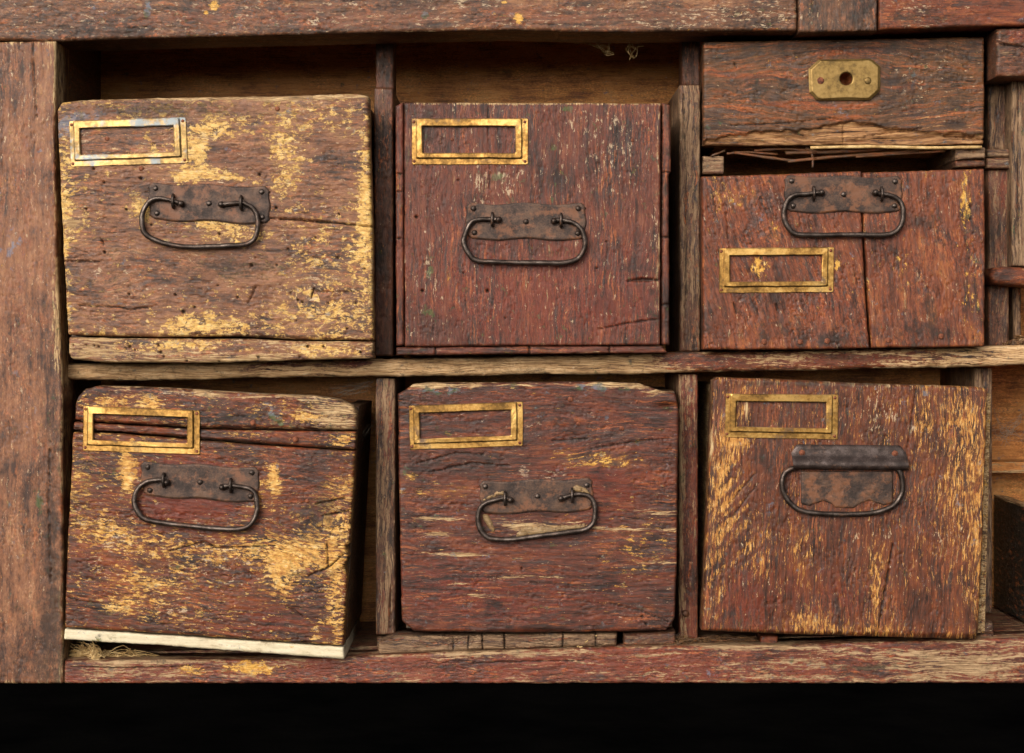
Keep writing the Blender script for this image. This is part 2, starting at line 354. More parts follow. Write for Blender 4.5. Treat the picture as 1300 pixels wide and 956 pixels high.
def dome(name, parent, px, py, y0, r, hgt, mat, n=14, rings=4, ref=None, flat=0.0, loc=None):
    s = sc(y0); c = W(px, py, y0, ref); V = []; F = []; rs = np.random.RandomState(int(px * 7 + py))
    for i in range(rings):
        a = i / rings * math.pi / 2
        for k in range(n):
            w = 2 * math.pi * k / n; q = r * s * (math.cos(a) * (1 - flat) + flat * (1 if i == 0 else math.cos(a * 0.6))) * (1 + 0.06 * rs.randn())
            V.append(c + np.array([q * math.cos(w), -hgt * s * math.sin(a) + (0.0012 if i == 0 else 0), q * math.sin(w)]))
    V.append(c + np.array([0, -hgt * s, 0]))
    for i in range(rings - 1):
        for k in range(n):
            j = (k + 1) % n; F.append([i * n + k, i * n + j, (i + 1) * n + j, (i + 1) * n + k])
    for k in range(n): F.append([(rings - 1) * n + k, (rings - 1) * n + (k + 1) % n, rings * n])
    return new_obj(name, V, F, mat, parent, loc)

def loops_mesh(name, parent, loops, mat, close=False, smooth=True):
    n = len(loops[0]); V = np.concatenate(loops); F = []
    for i in range(len(loops) - 1):
        for k in range(n):
            j = (k + 1) % n; F.append([i * n + k, i * n + j, (i + 1) * n + j, (i + 1) * n + k])
    if close: F.append([(len(loops) - 1) * n + k for k in range(n)])
    return new_obj(name, V, F, mat, parent, smooth=smooth)
def rrect(u0, v0, u1, v1, ru, rv, seg=10, cs=5):
    pts = []
    for (cu, cv, a0) in ((u1 - ru, v0 + rv, -90), (u1 - ru, v1 - rv, 0), (u0 + ru, v1 - rv, 90), (u0 + ru, v0 + rv, 180)):
        for k in range(cs + 1):
            a = math.radians(a0 + 90 * k / cs); pts.append((cu + ru * math.cos(a), cv + rv * math.sin(a)))
    out = []
    for i, p in enumerate(pts):
        q = pts[(i + 1) % len(pts)]; m = seg if (i % (cs + 1)) == cs else 1
        for k in range(m): out.append((p[0] + (q[0] - p[0]) * k / m, p[1] + (q[1] - p[1]) * k / m))
    return np.array(out)
def on_quad(uv, c, y0, out, wob=0.0, sd=0):
    TL, TR, BR, BL = [np.array(q, float) for q in c]; u, v = uv[:, :1], uv[:, 1:]
    p = (1 - u) * (1 - v) * TL + u * (1 - v) * TR + u * v * BR + (1 - u) * v * BL
    p = p + wob * np.stack([fbm(p[:, 0] / 17 + sd, p[:, 1] / 17, 2), fbm(p[:, 0] / 17, p[:, 1] / 17 + sd + 9, 2)], 1)
    s = sc(y0); o = out * s * (1 + 0.10 * fbm(p[:, 0] / 20, p[:, 1] / 20 + sd, 2))
    return np.stack([(p[:, 0] - CX) * s, y0 - o, (PY0 - CY) * S + (CY - p[:, 1]) * s], 1)

def label_holder(parent, c, y0, mat, rmat, sd):
    A = rrect(0, 0, 1, 1, .012, .03); F0 = (0.040, 0.005, 0.945, 0.865); Wn = (0.092, 0.175, 0.893, 0.755)
    def fr(q, g, r=1.0): return rrect(q[0] - g / 145, q[1] - g / 60 * (0.15 if q is F0 and g > 0 else 1), q[2] + g / 145, q[3] + g / 60, .014 * r, .034 * r)
    L = [(A, -0.6), (A, 1.0), (rrect(.004, .008, .996, .992, .012, .03), 1.5), (fr(F0, 1.0), 1.5), (fr(F0, 0.3), 1.9), (fr(F0, 0), 4.0), (fr(F0, -1.1), 4.7),
         (fr(Wn, 1.2, .6), 4.7), (fr(Wn, 0.1, .6), 4.1), (fr(Wn, 0, .6), -0.6)]
    o = loops_mesh('label_holder', parent, [on_quad(q, c, y0, h, 0.7, sd) for q, h in L], mat, smooth=False)
    for (u, v) in ((.018, .075), (.972, .075), (.018, .93), (.972, .93)):
        p = on_quad(np.array([(u, v)]), c, y0, 0)[0]; s = sc(y0)
        r = dome('rivet', o, p[0] / s + CX, CY - (p[2] - (PY0 - CY) * S) / s, y0 - 1.3 * s, 2.3, 1.5, rmat, 10, 3)
    return o
def pull(parent, c, bail, y0, irn, bmat, rv=None, eyes=(0.055, 0.945)):
    """iron bail pull: wavy plate, rivets, two eyelets and the hanging bail"""
    TL, TR, BR, BL = [np.array(q, float) for q in c]
    def q(u, v): return tuple((1 - u) * (1 - v) * TL + u * (1 - v) * TR + u * v * BR + (1 - u) * v * BL)
    us = np.linspace(0.0, 1.0, 25); s = sc(y0)
    top = [q(u, 0.032 * (math.cos(u * math.pi * 4) * -0.9 + 0.9) + (0.16 if u in (0, 1) else (0.06 if u < 0.03 or u > 0.97 else 0))) for u in us]
    bot = [q(u, 1 - 0.032 * (1 + math.cos(u * math.pi * 4)) * 0.9 - (0.10 if u in (0, 1) else 0)) for u in us]
    vsx = np.linspace(0, 1, 15); sx = lambda v: 0.007 * (1 - math.cos(v * math.pi * 4))
    lf = [top[0]] + [q(0 + 1.0 * sx(v), v) for v in vsx[2:-2]] + [bot[0]]; rt = [top[-1]] + [q(1 - 1.0 * sx(v), v) for v in vsx[2:-2]] + [bot[-1]]
    pl = panel('handle_plate', parent, top, rt, bot, lf, y0 - 2.4 * s, 2.8 * s, irn, rnd=1.4, relief=0.35, edge=0.5, step=1.8)
    for (u, v) in rv or ((.07, .16), (.93, .16), (.5, .5), (.07, .80), (.93, .80)):
        p = q(u, v); dome('rivet', pl, p[0], p[1], y0 - 2.0 * s, 3.8, 2.6, bmat)
    n = len(bail); pts = []
    for i, (x, y) in enumerate(bail):
        t = i / (n - 1); k = math.sin(math.pi * t); pts.append(W(x, y, y0 - (6.5 + 1.5 * k if 0 < i < n - 1 else 7.5) * s, y0))
    b = tube('bail', parent, pts, np.array([3.0, 2.8, 3.0, 3.4, 3.6, 3.4, 3.2, 3.6, 3.3, 3.4, 3.0, 2.8, 3.0]) * s, bmat, 12, 6, 0.00009)
    for i in (0, -1):
        x, y = bail[i]; dome('bail_end', b, x, y, y0 - 7.0 * s, 4.3, 5.5, bmat, ref=y0)
    for i in (1, -2):
        x, y = bail[i]; c0 = W(x, y, y0 - 6 * s, y0); V = []; F = []; N, M = 20, 8
        for a in range(N):
            A = 2 * math.pi * a / N
            for m in range(M):
                B = 2 * math.pi * m / M; R = (6.2 + 1.9 * math.cos(B)) * s
                V.append(c0 + np.array([1.9 * s * math.sin(B), R * math.cos(A) * 0.95, R * math.sin(A) * 1.25]))
        for a in range(N):
            for m in range(M): F.append([a * M + m, ((a + 1) % N) * M + m, ((a + 1) % N) * M + (m + 1) % M, a * M + (m + 1) % M])
        new_obj('eyelet', V, F, bmat, pl)
    return pl
def nail(parent, x, y, y0, r, mat, h=1.2): dome('nail', parent, x, y, y0, r, h, mat, 12, 3)

# ------------------------------------------------------------------ materials
BR_Y = ((206, 160, 84), (226, 186, 112), (162, 114, 62))
M_post = wood('painted_post', [(72, 48, 39), (120, 80, 62), (144, 98, 76), (166, 122, 98)], crack=0.25, fibk=.10, red=(146, 78, 58), hue=.5, grime=.11, hs=(3, 9), pk=.78)
M_rail = wood('painted_top_rail', [(52, 38, 32), (98, 70, 57), (122, 84, 67), (162, 116, 91)], crack=0.6, chip=(9, 14), red=(140, 82, 62), fibk=.05, hs=(7, 13), hue=.8)
M_d1 = wood('worn_yellow_brown', [(68, 48, 40), (122, 82, 64), (144, 98, 78), (166, 122, 98)], yel=BR_Y, chip=(7, 12), crack=0.5, fibk=.12, hue=.75, hs=(4, 17), yw=.55, pk=.77, soft=.34, grime=.12, spl=((104, 110, 122), (116, 128, 148)))
M_d2 = wood('worn_red_brown', [(56, 36, 30), (98, 54, 44), (120, 62, 48), (142, 88, 68)], crack=0.55, chip=(4, 30), red=(132, 56, 40), fibk=.18, pk=.67, hs=(2.4, 32), spl=((66, 96, 40), (96, 104, 70)))
M_d3 = wood('worn_grain_brown', [(62, 44, 34), (100, 70, 50), (124, 80, 52), (164, 88, 46)], crack=0.5, bare=((100, 66, 40), (140, 98, 62), (176, 134, 88)), redk=0.12, red=(170, 84, 44), pk=.68, hs=(1.4, 15))
M_d5 = wood('worn_orange_brown', [(60, 38, 30), (116, 64, 46), (140, 74, 50), (174, 106, 66)], crack=0.5, chip=(6, 14), red=(144, 70, 47), hs=(4.5, 14), pk=.65)
M_d6 = wood('worn_dark_yellow', [(42, 29, 25), (86, 50, 38), (120, 60, 38), (146, 74, 42)], yel=((198, 144, 68), (222, 176, 98), (150, 94, 46)), chip=(6, 21), crack=0.5, hs=(4, 20), yw=.66, pk=.68, soft=.22)
M_d7 = wood('worn_dark_red', [(48, 31, 28), (88, 50, 41), (114, 58, 43), (146, 80, 52)], crack=0.5, chip=(4, 18), pale=(176, 148, 120), pk=.64, hs=(2.2, 22))
M_d8 = wood('worn_chestnut_yellow', [(54, 32, 24), (96, 52, 35), (120, 62, 38), (150, 82, 46)], yel=((184, 124, 56), (212, 158, 84), (132, 78, 36)), chip=(3.4, 27), crack=0.4, hs=(2.6, 28), yw=.78, pk=.62, soft=.3)
M_shelf = wood('bare_shelf_edge', [(70, 48, 36), (110, 70, 52), (128, 72, 52), (140, 84, 60)], bare=((122, 92, 62), (178, 140, 96), (210, 176, 132)), crack=0.6, grime=.03)
M_div = wood('weathered_divider', [(58, 42, 34), (94, 66, 54), (112, 70, 56), (128, 84, 66)], bare=((76, 58, 44), (118, 91, 67), (152, 122, 92)), crack=0.7, grime=.06)
M_sill = wood('painted_bottom_rail', [(70, 44, 38), (112, 62, 50), (130, 66, 52), (142, 84, 66)], bare=((92, 70, 51), (142, 112, 80), (174, 144, 108)), crack=0.6, red=(132, 58, 44))
M_in = wood('inner_pine', [(150, 96, 56), (190, 128, 74), (206, 144, 86), (214, 158, 104)], crack=0.25, pk=.95, grime=.05, hue=.35)
M_box = wood('drawer_side_wood', [(64, 44, 30), (98, 70, 46), (116, 84, 56), (130, 96, 66)], crack=0.5)
M_white = wood('fresh_strip', [(190, 170, 136), (208, 192, 158), (214, 200, 168), (220, 207, 178)], crack=0.06, speck=.15, fibk=.15, bump=.3, pk=.9, grime=0.0, tint=(1, 1, 1), hue=0.1)
M_green = wood('dark_green_box', [(14, 15, 13), (22, 24, 21), (27, 30, 26), (34, 37, 33)], crack=0.3)
M_iron = metal('rusted_iron_plate', [(40, 29, 23), (66, 47, 36), (90, 64, 46)], 0.55, 0.3, (108, 66, 38, 0.50), 5, 0.9)
M_bail = metal('worn_iron', [(44, 36, 31), (72, 61, 54), (100, 88, 80)], 0.38, 0.8, (84, 56, 38, 0.56), 8, 0.8)
M_brass = metal('tarnished_brass', [(100, 74, 40), (168, 126, 66), (212, 170, 100)], 0.36, 0.92, (94, 68, 42, 0.55), 2.6, 0.4)
M_brass1 = metal('pale_tarnished_brass', [(120, 98, 64), (166, 134, 82), (196, 162, 104)], 0.4, 0.85, (140, 148, 150, 0.48), 2.5, 0.25)
M_hood = metal('brown_worn_iron', [(38, 28, 24), (58, 45, 39), (84, 71, 66)], 0.42, 0.55, (96, 64, 44, 0.55), 7, 0.8)
M_lock = metal('dull_brass_lock', [(96, 76, 42), (136, 108, 60), (152, 124, 74)], 0.42, 0.75, None, 2.5, 0.25)
M_rust = metal('rust', [(66, 36, 24), (118, 62, 36), (140, 82, 48)], 0.7, 0.2, None, 20, 0.8)
M_straw = metal('straw', [(150, 116, 66), (190, 156, 100), (210, 180, 126)], 0.6, 0.0, None, 10, 0.1)
M_web = metal('cobweb', [(120, 108, 92), (150, 138, 120)], 0.7, 0.0, None, 10, 0.0)

# ------------------------------------------------------------------ ground
n = NT('dark_floor'); tc = n.t.nodes.new('ShaderNodeTexCoord').outputs['Object']
nz = n.noise(tc, (9, 9, 9), 6, 0.65); n.put(n.b.inputs['Base Color'], n.ramp(nz, [(0.35, (0.0008, 0.0008, 0.0008, 1)), (0.65, (0.0022, 0.002, 0.0018, 1))]))
n.b.inputs['Roughness'].default_value = 1.0; n.b.inputs['Specular IOR Level'].default_value = 0.0; n.bump(nz, 0.5, 0.004)
fl = new_obj('floor', [(-40, -40, 0), (40, -40, 0), (40, 40, 0), (-40, 40, 0)], [[0, 1, 2, 3]], n.m, None, (0, 0, 0)); fl['kind'] = 'structure'

# ------------------------------------------------------------------ cabinet
CAB = thing('cabinet', 'weathered open-front wooden drawer cabinet with peeling brown paint and bare dividers', 'cabinet', (0, 0.12, 0))
BK = 0.165
panel('left_post', CAB, [(-70, 53), (0, 53), (71, 52)], [(71, 52), (70, 150), (72, 320), (79, 470), (80, 868)], [(-70, 868), (80, 868)], [(-70, 53), (-70, 868)],
      0.0, 0.042, M_post, 90, rnd=3, relief=.8, step=1.6, eb=.5, ew=5, red=[(30, 300, 40, 300, .35)], dark=[(68, 700, 16, 220, .5), (40, 820, 40, 60, .35)], bp=.12,
      pale=[(30, 150, 40, 120, .12)], splash=[(18, 310, 8, 20, .8), (52, 640, 6, 12, .8)], cracks=[([(41, 20), (43, 90), (47, 150)], .9, 3), ([(64, 560), (62, 640), (66, 760)], .8, 3)], bare=[(74, 420, 8, 60, .5)])
panel('top_rail', CAB, [(-70, -60), (1012, -60)], [(1012, -60), (1012, 39)], [(-70, 51), (0, 51), (85, 52), (250, 47), (420, 43), (500, 41), (640, 38), (780, 41), (900, 39), (1012, 39)], [(-70, -60), (-70, 51)],
      0.0, 0.052, M_rail, 0, rnd=4.5, relief=1.3, step=1.5, bp=.24, br=.25, red=[(320, 22, 200, 16, .35), (690, 20, 160, 16, .35)], dark=[(130, 40, 60, 14, .5), (500, 6, 80, 10, .3)], pale=[(930, 20, 120, 18, .25)],
      splash=[(188, 10, 5, 14, 1.0), (540, 20, 5, 8, .7)], yel=[(272, 8, 6, 6, 1.0), (262, 16, 3, 3, 1), (659, 23, 6, 7, .95), (640, 3, 4, 2, .9)], eb=.12, ew=4)
panel('rail_block', CAB, [(1014, -60), (1114, -60)], [(1114, -60), (1114, 40)], [(1014, 41), (1114, 39)], [(1014, -60), (1014, 41)], -0.0012, 0.053, M_rail, 90, rnd=2.5, relief=1.2, step=1.5,
      bp=.05, pale=[(1030, 25, 16, 20, .25)], dark=[(1090, 15, 20, 40, .45)])
panel('top_rail', CAB, [(1116, -60), (1345, -60)], [(1345, -60), (1345, 32)], [(1116, 38), (1240, 33), (1345, 32)], [(1116, -60), (1116, 38)], 0.0, 0.052, M_d5, 0, rnd=3, relief=.9, step=1.5,
      red=[(1270, 15, 60, 22, .5)], pale=[(1160, 12, 40, 26, .35), (1180, 30, 40, 10, .2)], dark=[(1170, 25, 60, 20, .4)])
# carcass inside
hexa('top_board', CAB, [(-60, -100), (1430, -100), (1430, -45), (-60, -45)], 0.058, BK + .012, M_in, 0.0, 'x')
hexa('side_panel', CAB, [(-60, -100), (66, -100), (66, 868), (-60, 868)], 0.046, BK + .012, M_box, 0.0, 'd')
hexa('side_panel', CAB, [(1395, 40), (1430, 40), (1430, 868), (1395, 868)], 0.0, BK + .012, M_in, 0.0, 'd')
for i, (z0, z1) in enumerate(((-100, 180), (178, 332), (330, 472), (470, 612), (610, 742), (740, 868))):
    hexa('back_plank', CAB, [(-60, z0), (1430, z0), (1430, z1), (-60, z1)], BK + 0.001 + 0.0015 * (i % 2), BK + 0.014 + 0.001 * (i % 2), M_in, 0.0, 'x', nd=1)
hexa('bottom_board', CAB, [(81, 839), (1394, 809), (1394, 866), (81, 866)], 0.034, BK, M_sill, 0.0, 'x', m1=(0, .45, .25))
hexa('shelf_board', CAB, [(81, 466), (1394, 441), (1394, 455), (81, 480)], 0.058, BK, M_in, 0.0, 'x')
# shelf edge: one long worn branch-like rail
panel('shelf_rail', CAB, [(82, 462), (160, 462), (300, 459), (470, 456), (560, 455), (700, 452), (780, 450), (862, 447), (1000, 445), (1120, 443), (1240, 440), (1340, 437)], [(1340, 437), (1340, 461)],
      [(82, 482), (180, 484), (320, 480), (470, 478), (560, 478), (700, 475), (800, 476), (870, 473), (1000, 471), (1130, 468), (1240, 466), (1340, 461)], [(82, 462), (80, 472), (82, 482)],
      0.018, 0.04, M_shelf, 0, rnd=7, relief=1.5, step=1.3, bb=.8, br=.1, bare=[(620, 462, 180, 20, .25), (180, 470, 110, 20, .15), (890, 458, 70, 20, -.55), (1090, 458, 150, 20, -.55), (300, 470, 120, 20, -.1), (350, 463, 60, 8, -.25), (450, 462, 30, 6, -.5)],
      red=[(450, 461, 34, 5, .9), (340, 464, 30, 5, .6), (900, 460, 100, 20, .45), (1100, 460, 130, 20, .5)], bd=.12, bp=.12, edge=1.5)
def divider(x0, x1, y0, y1, yf, mat=M_div, name='divider', xb=None, th=None, **k):
    xb = xb or (x0, x1)
    return panel(name, CAB, [(x0, y0), (x1, y0)], [(x1, y0), (xb[1], y1)], [(xb[0], y1), (xb[1], y1)], [(x0, y0), (xb[0], y1)], yf, th or BK - yf - .002, mat, 90, rnd=2.2, step=1.3, relief=1.0, edge=.8, **k)
divider(477, 500, 30, 113, 0.062, th=.03, bb=.05, bd=.2)
divider(475, 499, 112, 452, 0.03, bb=.10, bd=.22, br=.2, bare=[(487, 150, 10, 40, .3)])
divider(866, 889, 25, 109, 0.062, th=.03, bb=.12, bd=.25)
divider(863, 889, 108, 446, 0.03, bb=.48, bd=.08, bare=[(875, 160, 14, 60, .2)], cracks=[([(868, 120), (872, 260), (870, 440)], .9, 3)])
divider(477, 502, 480, 806, 0.03, bb=.52, red=[(492, 530, 8, 60, .8), (486, 780, 5, 40, .9)], br=.1, cracks=[([(497, 740), (494, 806)], 1.0, 5)])
divider(862, 886, 475, 811, 0.03, M_sill, bb=.30, br=.35, bare=[(862, 640, 7, 200, .4)])
dome('nail', CAB, 870.5, 779, 0.029, 4.5, 1.5, M_iron)
divider(1238, 1260, 467, 779, 0.045, bb=.6, cracks=[([(1247, 470), (1252, 520)], .9, 4)])
# right-hand bay: posts, block, short rails
panel('corner_block', CAB, **quad((1266, 36), (1340, 34), (1340, 97), (1265, 97)), y0=0.004, thick=0.045, mat=M_div, grain=0, rnd=4, step=1.3, relief=1.6, bb=.08, red=[(1290, 45, 20, 10, .7)], bare=[(1280, 68, 14, 3, .6)],
      cracks=[([(1268, 55), (1285, 58), (1302, 60)], 1.6, 5)], dark=[(1295, 80, 20, 10, .4)], pale=[(1270, 45, 3, 10, .6)])
divider(1255, 1283, 30, 190, 0.052, bb=.5, red=[(1279, 150, 4, 60, .9)], bare=[(1268, 110, 8, 20, .2)])
panel('short_runner', CAB, **quad((1254, 189), (1283, 189), (1283, 199), (1254, 199)), y0=0.040, thick=0.10, mat=M_div, rnd=3, step=1.2, relief=.9, bb=.6)
panel('short_runner', CAB, **quad((1253, 200), (1283, 200), (1283, 214), (1253, 214)), y0=0.038, thick=0.10, mat=M_div, rnd=3, step=1.2, relief=.9, bb=.5)
divider(1255, 1281, 215, 441, 0.045, bb=.35, red=[(1274, 240, 8, 40, .8)])
divider(1285, 1345, 99, 338, 0.03, M_div, 'upright_board', bb=.62, cracks=[([(1293, 100), (1294, 338)], .8, 3)])
panel('short_rail', CAB, [(1261, 340), (1275, 338), (1340, 341)], [(1340, 341), (1340, 366)], [(1261, 360), (1285, 362), (1340, 366)], [(1261, 340), (1257, 350), (1261, 360)], 0.022, 0.04, M_d5, 0, rnd=7, step=1.2, relief=1.2, bb=.2, br=.3,
      dark=[(1275, 350, 14, 10, .6)])
divider(1286, 1297, 362, 440, 0.06, M_div, 'stick', xb=(1288, 1297), bb=.65)
hexa('ledge', CAB, [(1256, 590), (1400, 590), (1400, 604), (1256, 604)], 0.13, BK, M_in, 0.10, 'x', m1=(0, .4, 0))
# bottom rail
panel('bottom_rail', CAB, [(81, 839), (200, 838), (320, 838), (450, 834), (560, 829), (650, 826), (800, 822), (900, 819), (1000, 819), (1240, 812), (1345, 808)], [(1345, 808), (1345, 868)],
      [(81, 868), (1345, 868)], [(81, 839), (81, 868)], 0.0, 0.032, M_sill, 0, rnd=4, relief=1.2, step=1.4, bb=.17, br=.45, bare=[(180, 852, 90, 16, .3), (1000, 846, 110, 20, .25), (1220, 842, 110, 24, .5), (640, 832, 160, 5, .25), (960, 822, 100, 4, .3)],
      yel=[(320, 848, 38, 10, .85), (240, 852, 22, 9, .6)], dark=[(1090, 850, 30, 12, .6), (560, 850, 60, 8, .3)], splash=[(1005, 838, 5, 6, .9), (930, 845, 12, 5, .6)], eb=.25, ew=5,
      cracks=[([(90, 846), (160, 848), (240, 846)], .9, 3), ([(600, 842), (760, 838)], .8, 2.5)])
# split runner strips under the middle drawer, stub blocks
panel('runner_strip', CAB, [(504, 808), (560, 807), (640, 806), (784, 804)], [(784, 804), (783, 820)], [(480, 831), (540, 829), (640, 825), (783, 821)], [(504, 808), (481, 816), (480, 831)], 0.004, 0.03, M_div, 0, rnd=5, step=1.2, relief=1.8, bb=.62, bd=.15,
      cracks=[([(640, 800), (641, 830)], 1.3, 6), ([(612, 800), (613, 830)], 1.0, 5), ([(595, 806), (594, 830)], .8, 4), ([(715, 800), (714, 826)], 1.0, 4), ([(756, 800), (757, 826)], 1.0, 4), ([(575, 806), (576, 830)], .8, 3)])
panel('runner_strip', CAB, [(792, 805), (858, 802)], [(858, 802), (858, 818)], [(792, 822), (858, 818)], [(792, 805), (792, 822)], 0.006, 0.03, M_div, 0, rnd=5, step=1.2, relief=1.6, bb=.35, bd=.25)
panel('stub_block', CAB, [(478, 810), (503, 808)], [(503, 808), (503, 828)], [(478, 833), (503, 829)], [(478, 810), (478, 833)], 0.026, 0.06, M_div, 0, rnd=4, step=1.2, relief=1.2, bb=.35, bd=.15)
panel('stub_block', CAB, [(966, 808), (988, 808)], [(988, 808), (987, 818)], [(966, 819), (987, 818)], [(966, 808), (966, 819)], 0.012, 0.03, M_d5, 0, rnd=2, step=1.2, relief=.8, br=.4)
panel('stub_block', CAB, [(1243, 792), (1262, 790)], [(1262, 790), (1264, 810)], [(1244, 811), (1264, 810)], [(1243, 792), (1244, 811)], 0.012, 0.05, M_div, 0, rnd=5, step=1.2, relief=2, bb=.3, bd=.3)
# drawer runners between the two stacked right-hand drawers
panel('runner', CAB, **quad((892, 198), (919, 198), (919, 221), (892, 221)), y0=0.034, thick=0.10, mat=M_div, rnd=2, step=1.3, relief=.9, bb=.5)
panel('runner', CAB, **quad((1213, 188), (1251, 187), (1251, 201), (1214, 203)), y0=0.030, thick=0.10, mat=M_div, rnd=2, step=1.3, relief=1.2, bb=.55)
panel('runner', CAB, **quad((1213, 203), (1251, 202), (1251, 211), (1214, 212)), y0=0.034, thick=0.10, mat=M_div, rnd=2, step=1.3, relief=1.2, bb=.25, bd=.2)

# ------------------------------------------------------------------ drawers
def box_behind(t, TL, TR, BR, BL, yf, yb, th=18, mat=M_box, top_drop=6, m1=(0, .15, .25)):
    """side boards, back and bottom of a drawer behind its front"""
    s = lambda p, dx, dy: (p[0] + dx, p[1] + dy)
    hexa('side_board', t, [s(TL, 4, top_drop), s(TL, 4 + th, top_drop), s(BL, 4 + th, -3), s(BL, 4, -3)], yf, yb, mat, yf, 'd', m1=m1)
    hexa('side_board', t, [s(TR, -4 - th, top_drop), s(TR, -4, top_drop), s(BR, -4, -3), s(BR, -4 - th, -3)], yf, yb, mat, yf, 'd', m1=m1)
    hexa('back_board', t, [s(TL, 5 + th, top_drop + 10), s(TR, -5 - th, top_drop + 10), s(BR, -5 - th, -3), s(BL, 5 + th, -3)], yb - .012, yb, mat, yf, 'x', m1=m1, nd=1)
    hexa('bottom_board', t, [s(BL, 5 + th, -16), s(BR, -5 - th, -16), s(BR, -5 - th, -4), s(BL, 5 + th, -4)], yf, yb - .0125, mat, yf, 'd', m1=m1)
def at_base(px, py, y): return tuple(float(v) for v in W(px, py, y))
GRP = None

# 1: upper left, yellow-flecked
yf = -0.012
t = thing('drawer', 'brown drawer with the largest pale yellow peeling patches and a tilted bluish brass label frame', 'drawer', at_base(275, 457, yf + .05))
panel('front_board', t, [(72, 140), (78, 130), (100, 127), (200, 124), (330, 122), (455, 119), (468, 122)], [(468, 122), (471, 240), (473, 300), (474, 432)], [(86, 425), (140, 427), (200, 428), (300, 427), (380, 431), (474, 432)],
      [(72, 140), (76, 230), (80, 320), (86, 425)], yf, 0.02, M_d1, 0, rnd=5, relief=1.2, bp=.14, by=.17, ey=.20, eb=.28, ew=7, holes=34, chips=1,
      yel=[(255, 188, 30, 34, 0.60), (285, 160, 30, 18, 0.28), (300, 222, 36, 9, 0.56), (365, 180, 32, 50, 0.27), (352, 212, 18, 40, 0.24), (425, 160, 30, 26, 0.18), (462, 250, 9, 70, 0.52), (455, 310, 22, 40, 0.24), (180, 265, 14, 14, 0.64), (235, 222, 20, 9, 0.60),
           (84, 240, 10, 110, 0.32), (100, 290, 30, 40, 0.16), (300, 300, 30, 10, 0.48), (275, 283, 50, 8, 0.44), (400, 320, 40, 50, 0.16), (250, 412, 60, 14, 0.48), (380, 395, 60, 26, 0.24), (440, 400, 40, 40, 0.18), (170, 140, 60, 12, 0.16),
           (195, 185, 18, 14, 0.32), (278, 195, 16, 14, -.9), (312, 200, 22, 14, -1.0), (320, 216, 24, 7, -1.0), (275, 237, 24, 6, -.5), (420, 190, 24, 24, -.22), (150, 330, 60, 50, -.08)],
      bare=[(300, 123, 190, 5, .8), (285, 290, 60, 10, .35), (260, 176, 18, 10, .35), (93, 283, 14, 10, .7), (400, 345, 60, 30, .1), (95, 180, 16, 30, -.2), (250, 350, 120, 30, .08)],
      dark=[(230, 140, 120, 14, .4), (120, 140, 60, 10, .2), (295, 340, 60, 16, .5), (190, 245, 30, 20, .25), (130, 335, 30, 60, .2), (250, 295, 40, 6, .3)],
      pale=[(90, 160, 14, 14, .2), (220, 168, 14, 12, .35), (390, 365, 24, 50, .2)], splash=[(85, 158, 20, 18, 1.0), (120, 145, 20, 10, .6)],
      cracks=[([(343, 277), (400, 281), (473, 288)], 1.3, 8), ([(80, 331), (130, 333)], .9, 4), ([(100, 388), (150, 390), (165, 394), (200, 388)], .9, 4), ([(315, 385), (322, 370), (326, 362)], .9, 4), ([(395, 378), (399, 366)], 1.2, 5), ([(400, 371), (470, 370)], .7, 3), ([(128, 303), (132, 311)], 1.3, 4)],
      knots=[(172, 368, 18, .5), (395, 375, 26, .5), (130, 345, 26, .5)])
panel('lower_strip', t, [(87, 428), (140, 429), (200, 430), (300, 430), (380, 433), (474, 434)], [(474, 434), (474, 455)], [(91, 456), (130, 460), (250, 461), (400, 457), (474, 455)], [(87, 428), (87, 448), (91, 456)],
      yf, 0.02, M_d1, 0, rnd=4, relief=1.1, by=.16, bb=.08, eb=.35, ew=7, holes=20, bp=.22, yel=[(200, 440, 60, 10, .4), (260, 436, 40, 8, .3), (410, 444, 60, 10, .45)], bare=[(120, 444, 40, 16, .45), (290, 456, 160, 6, .45)])
box_behind(t, (72, 127), (469, 122), (474, 456), (88, 458), yf + .0205, 0.142)
label_holder(t, ((88, 154), (236, 149), (239, 207), (90, 212)), yf, M_brass1, M_rust, 1)
pull(t, ((186, 231), (343, 236), (344, 286), (189, 280)), [(231, 259), (221, 256), (209, 253), (197, 253), (188, 260), (182, 274), (183, 291), (189, 300), (206, 308), (229, 313), (252, 314), (283, 313), (311, 311), (323, 305), (328, 292), (328, 278), (323, 266), (314, 260), (307, 258), (282, 260)], yf, M_iron, M_bail)
for x, y in ((136, 176), (179, 214), (352, 138)): nail(t, x, y, yf, 3.2, M_rust)

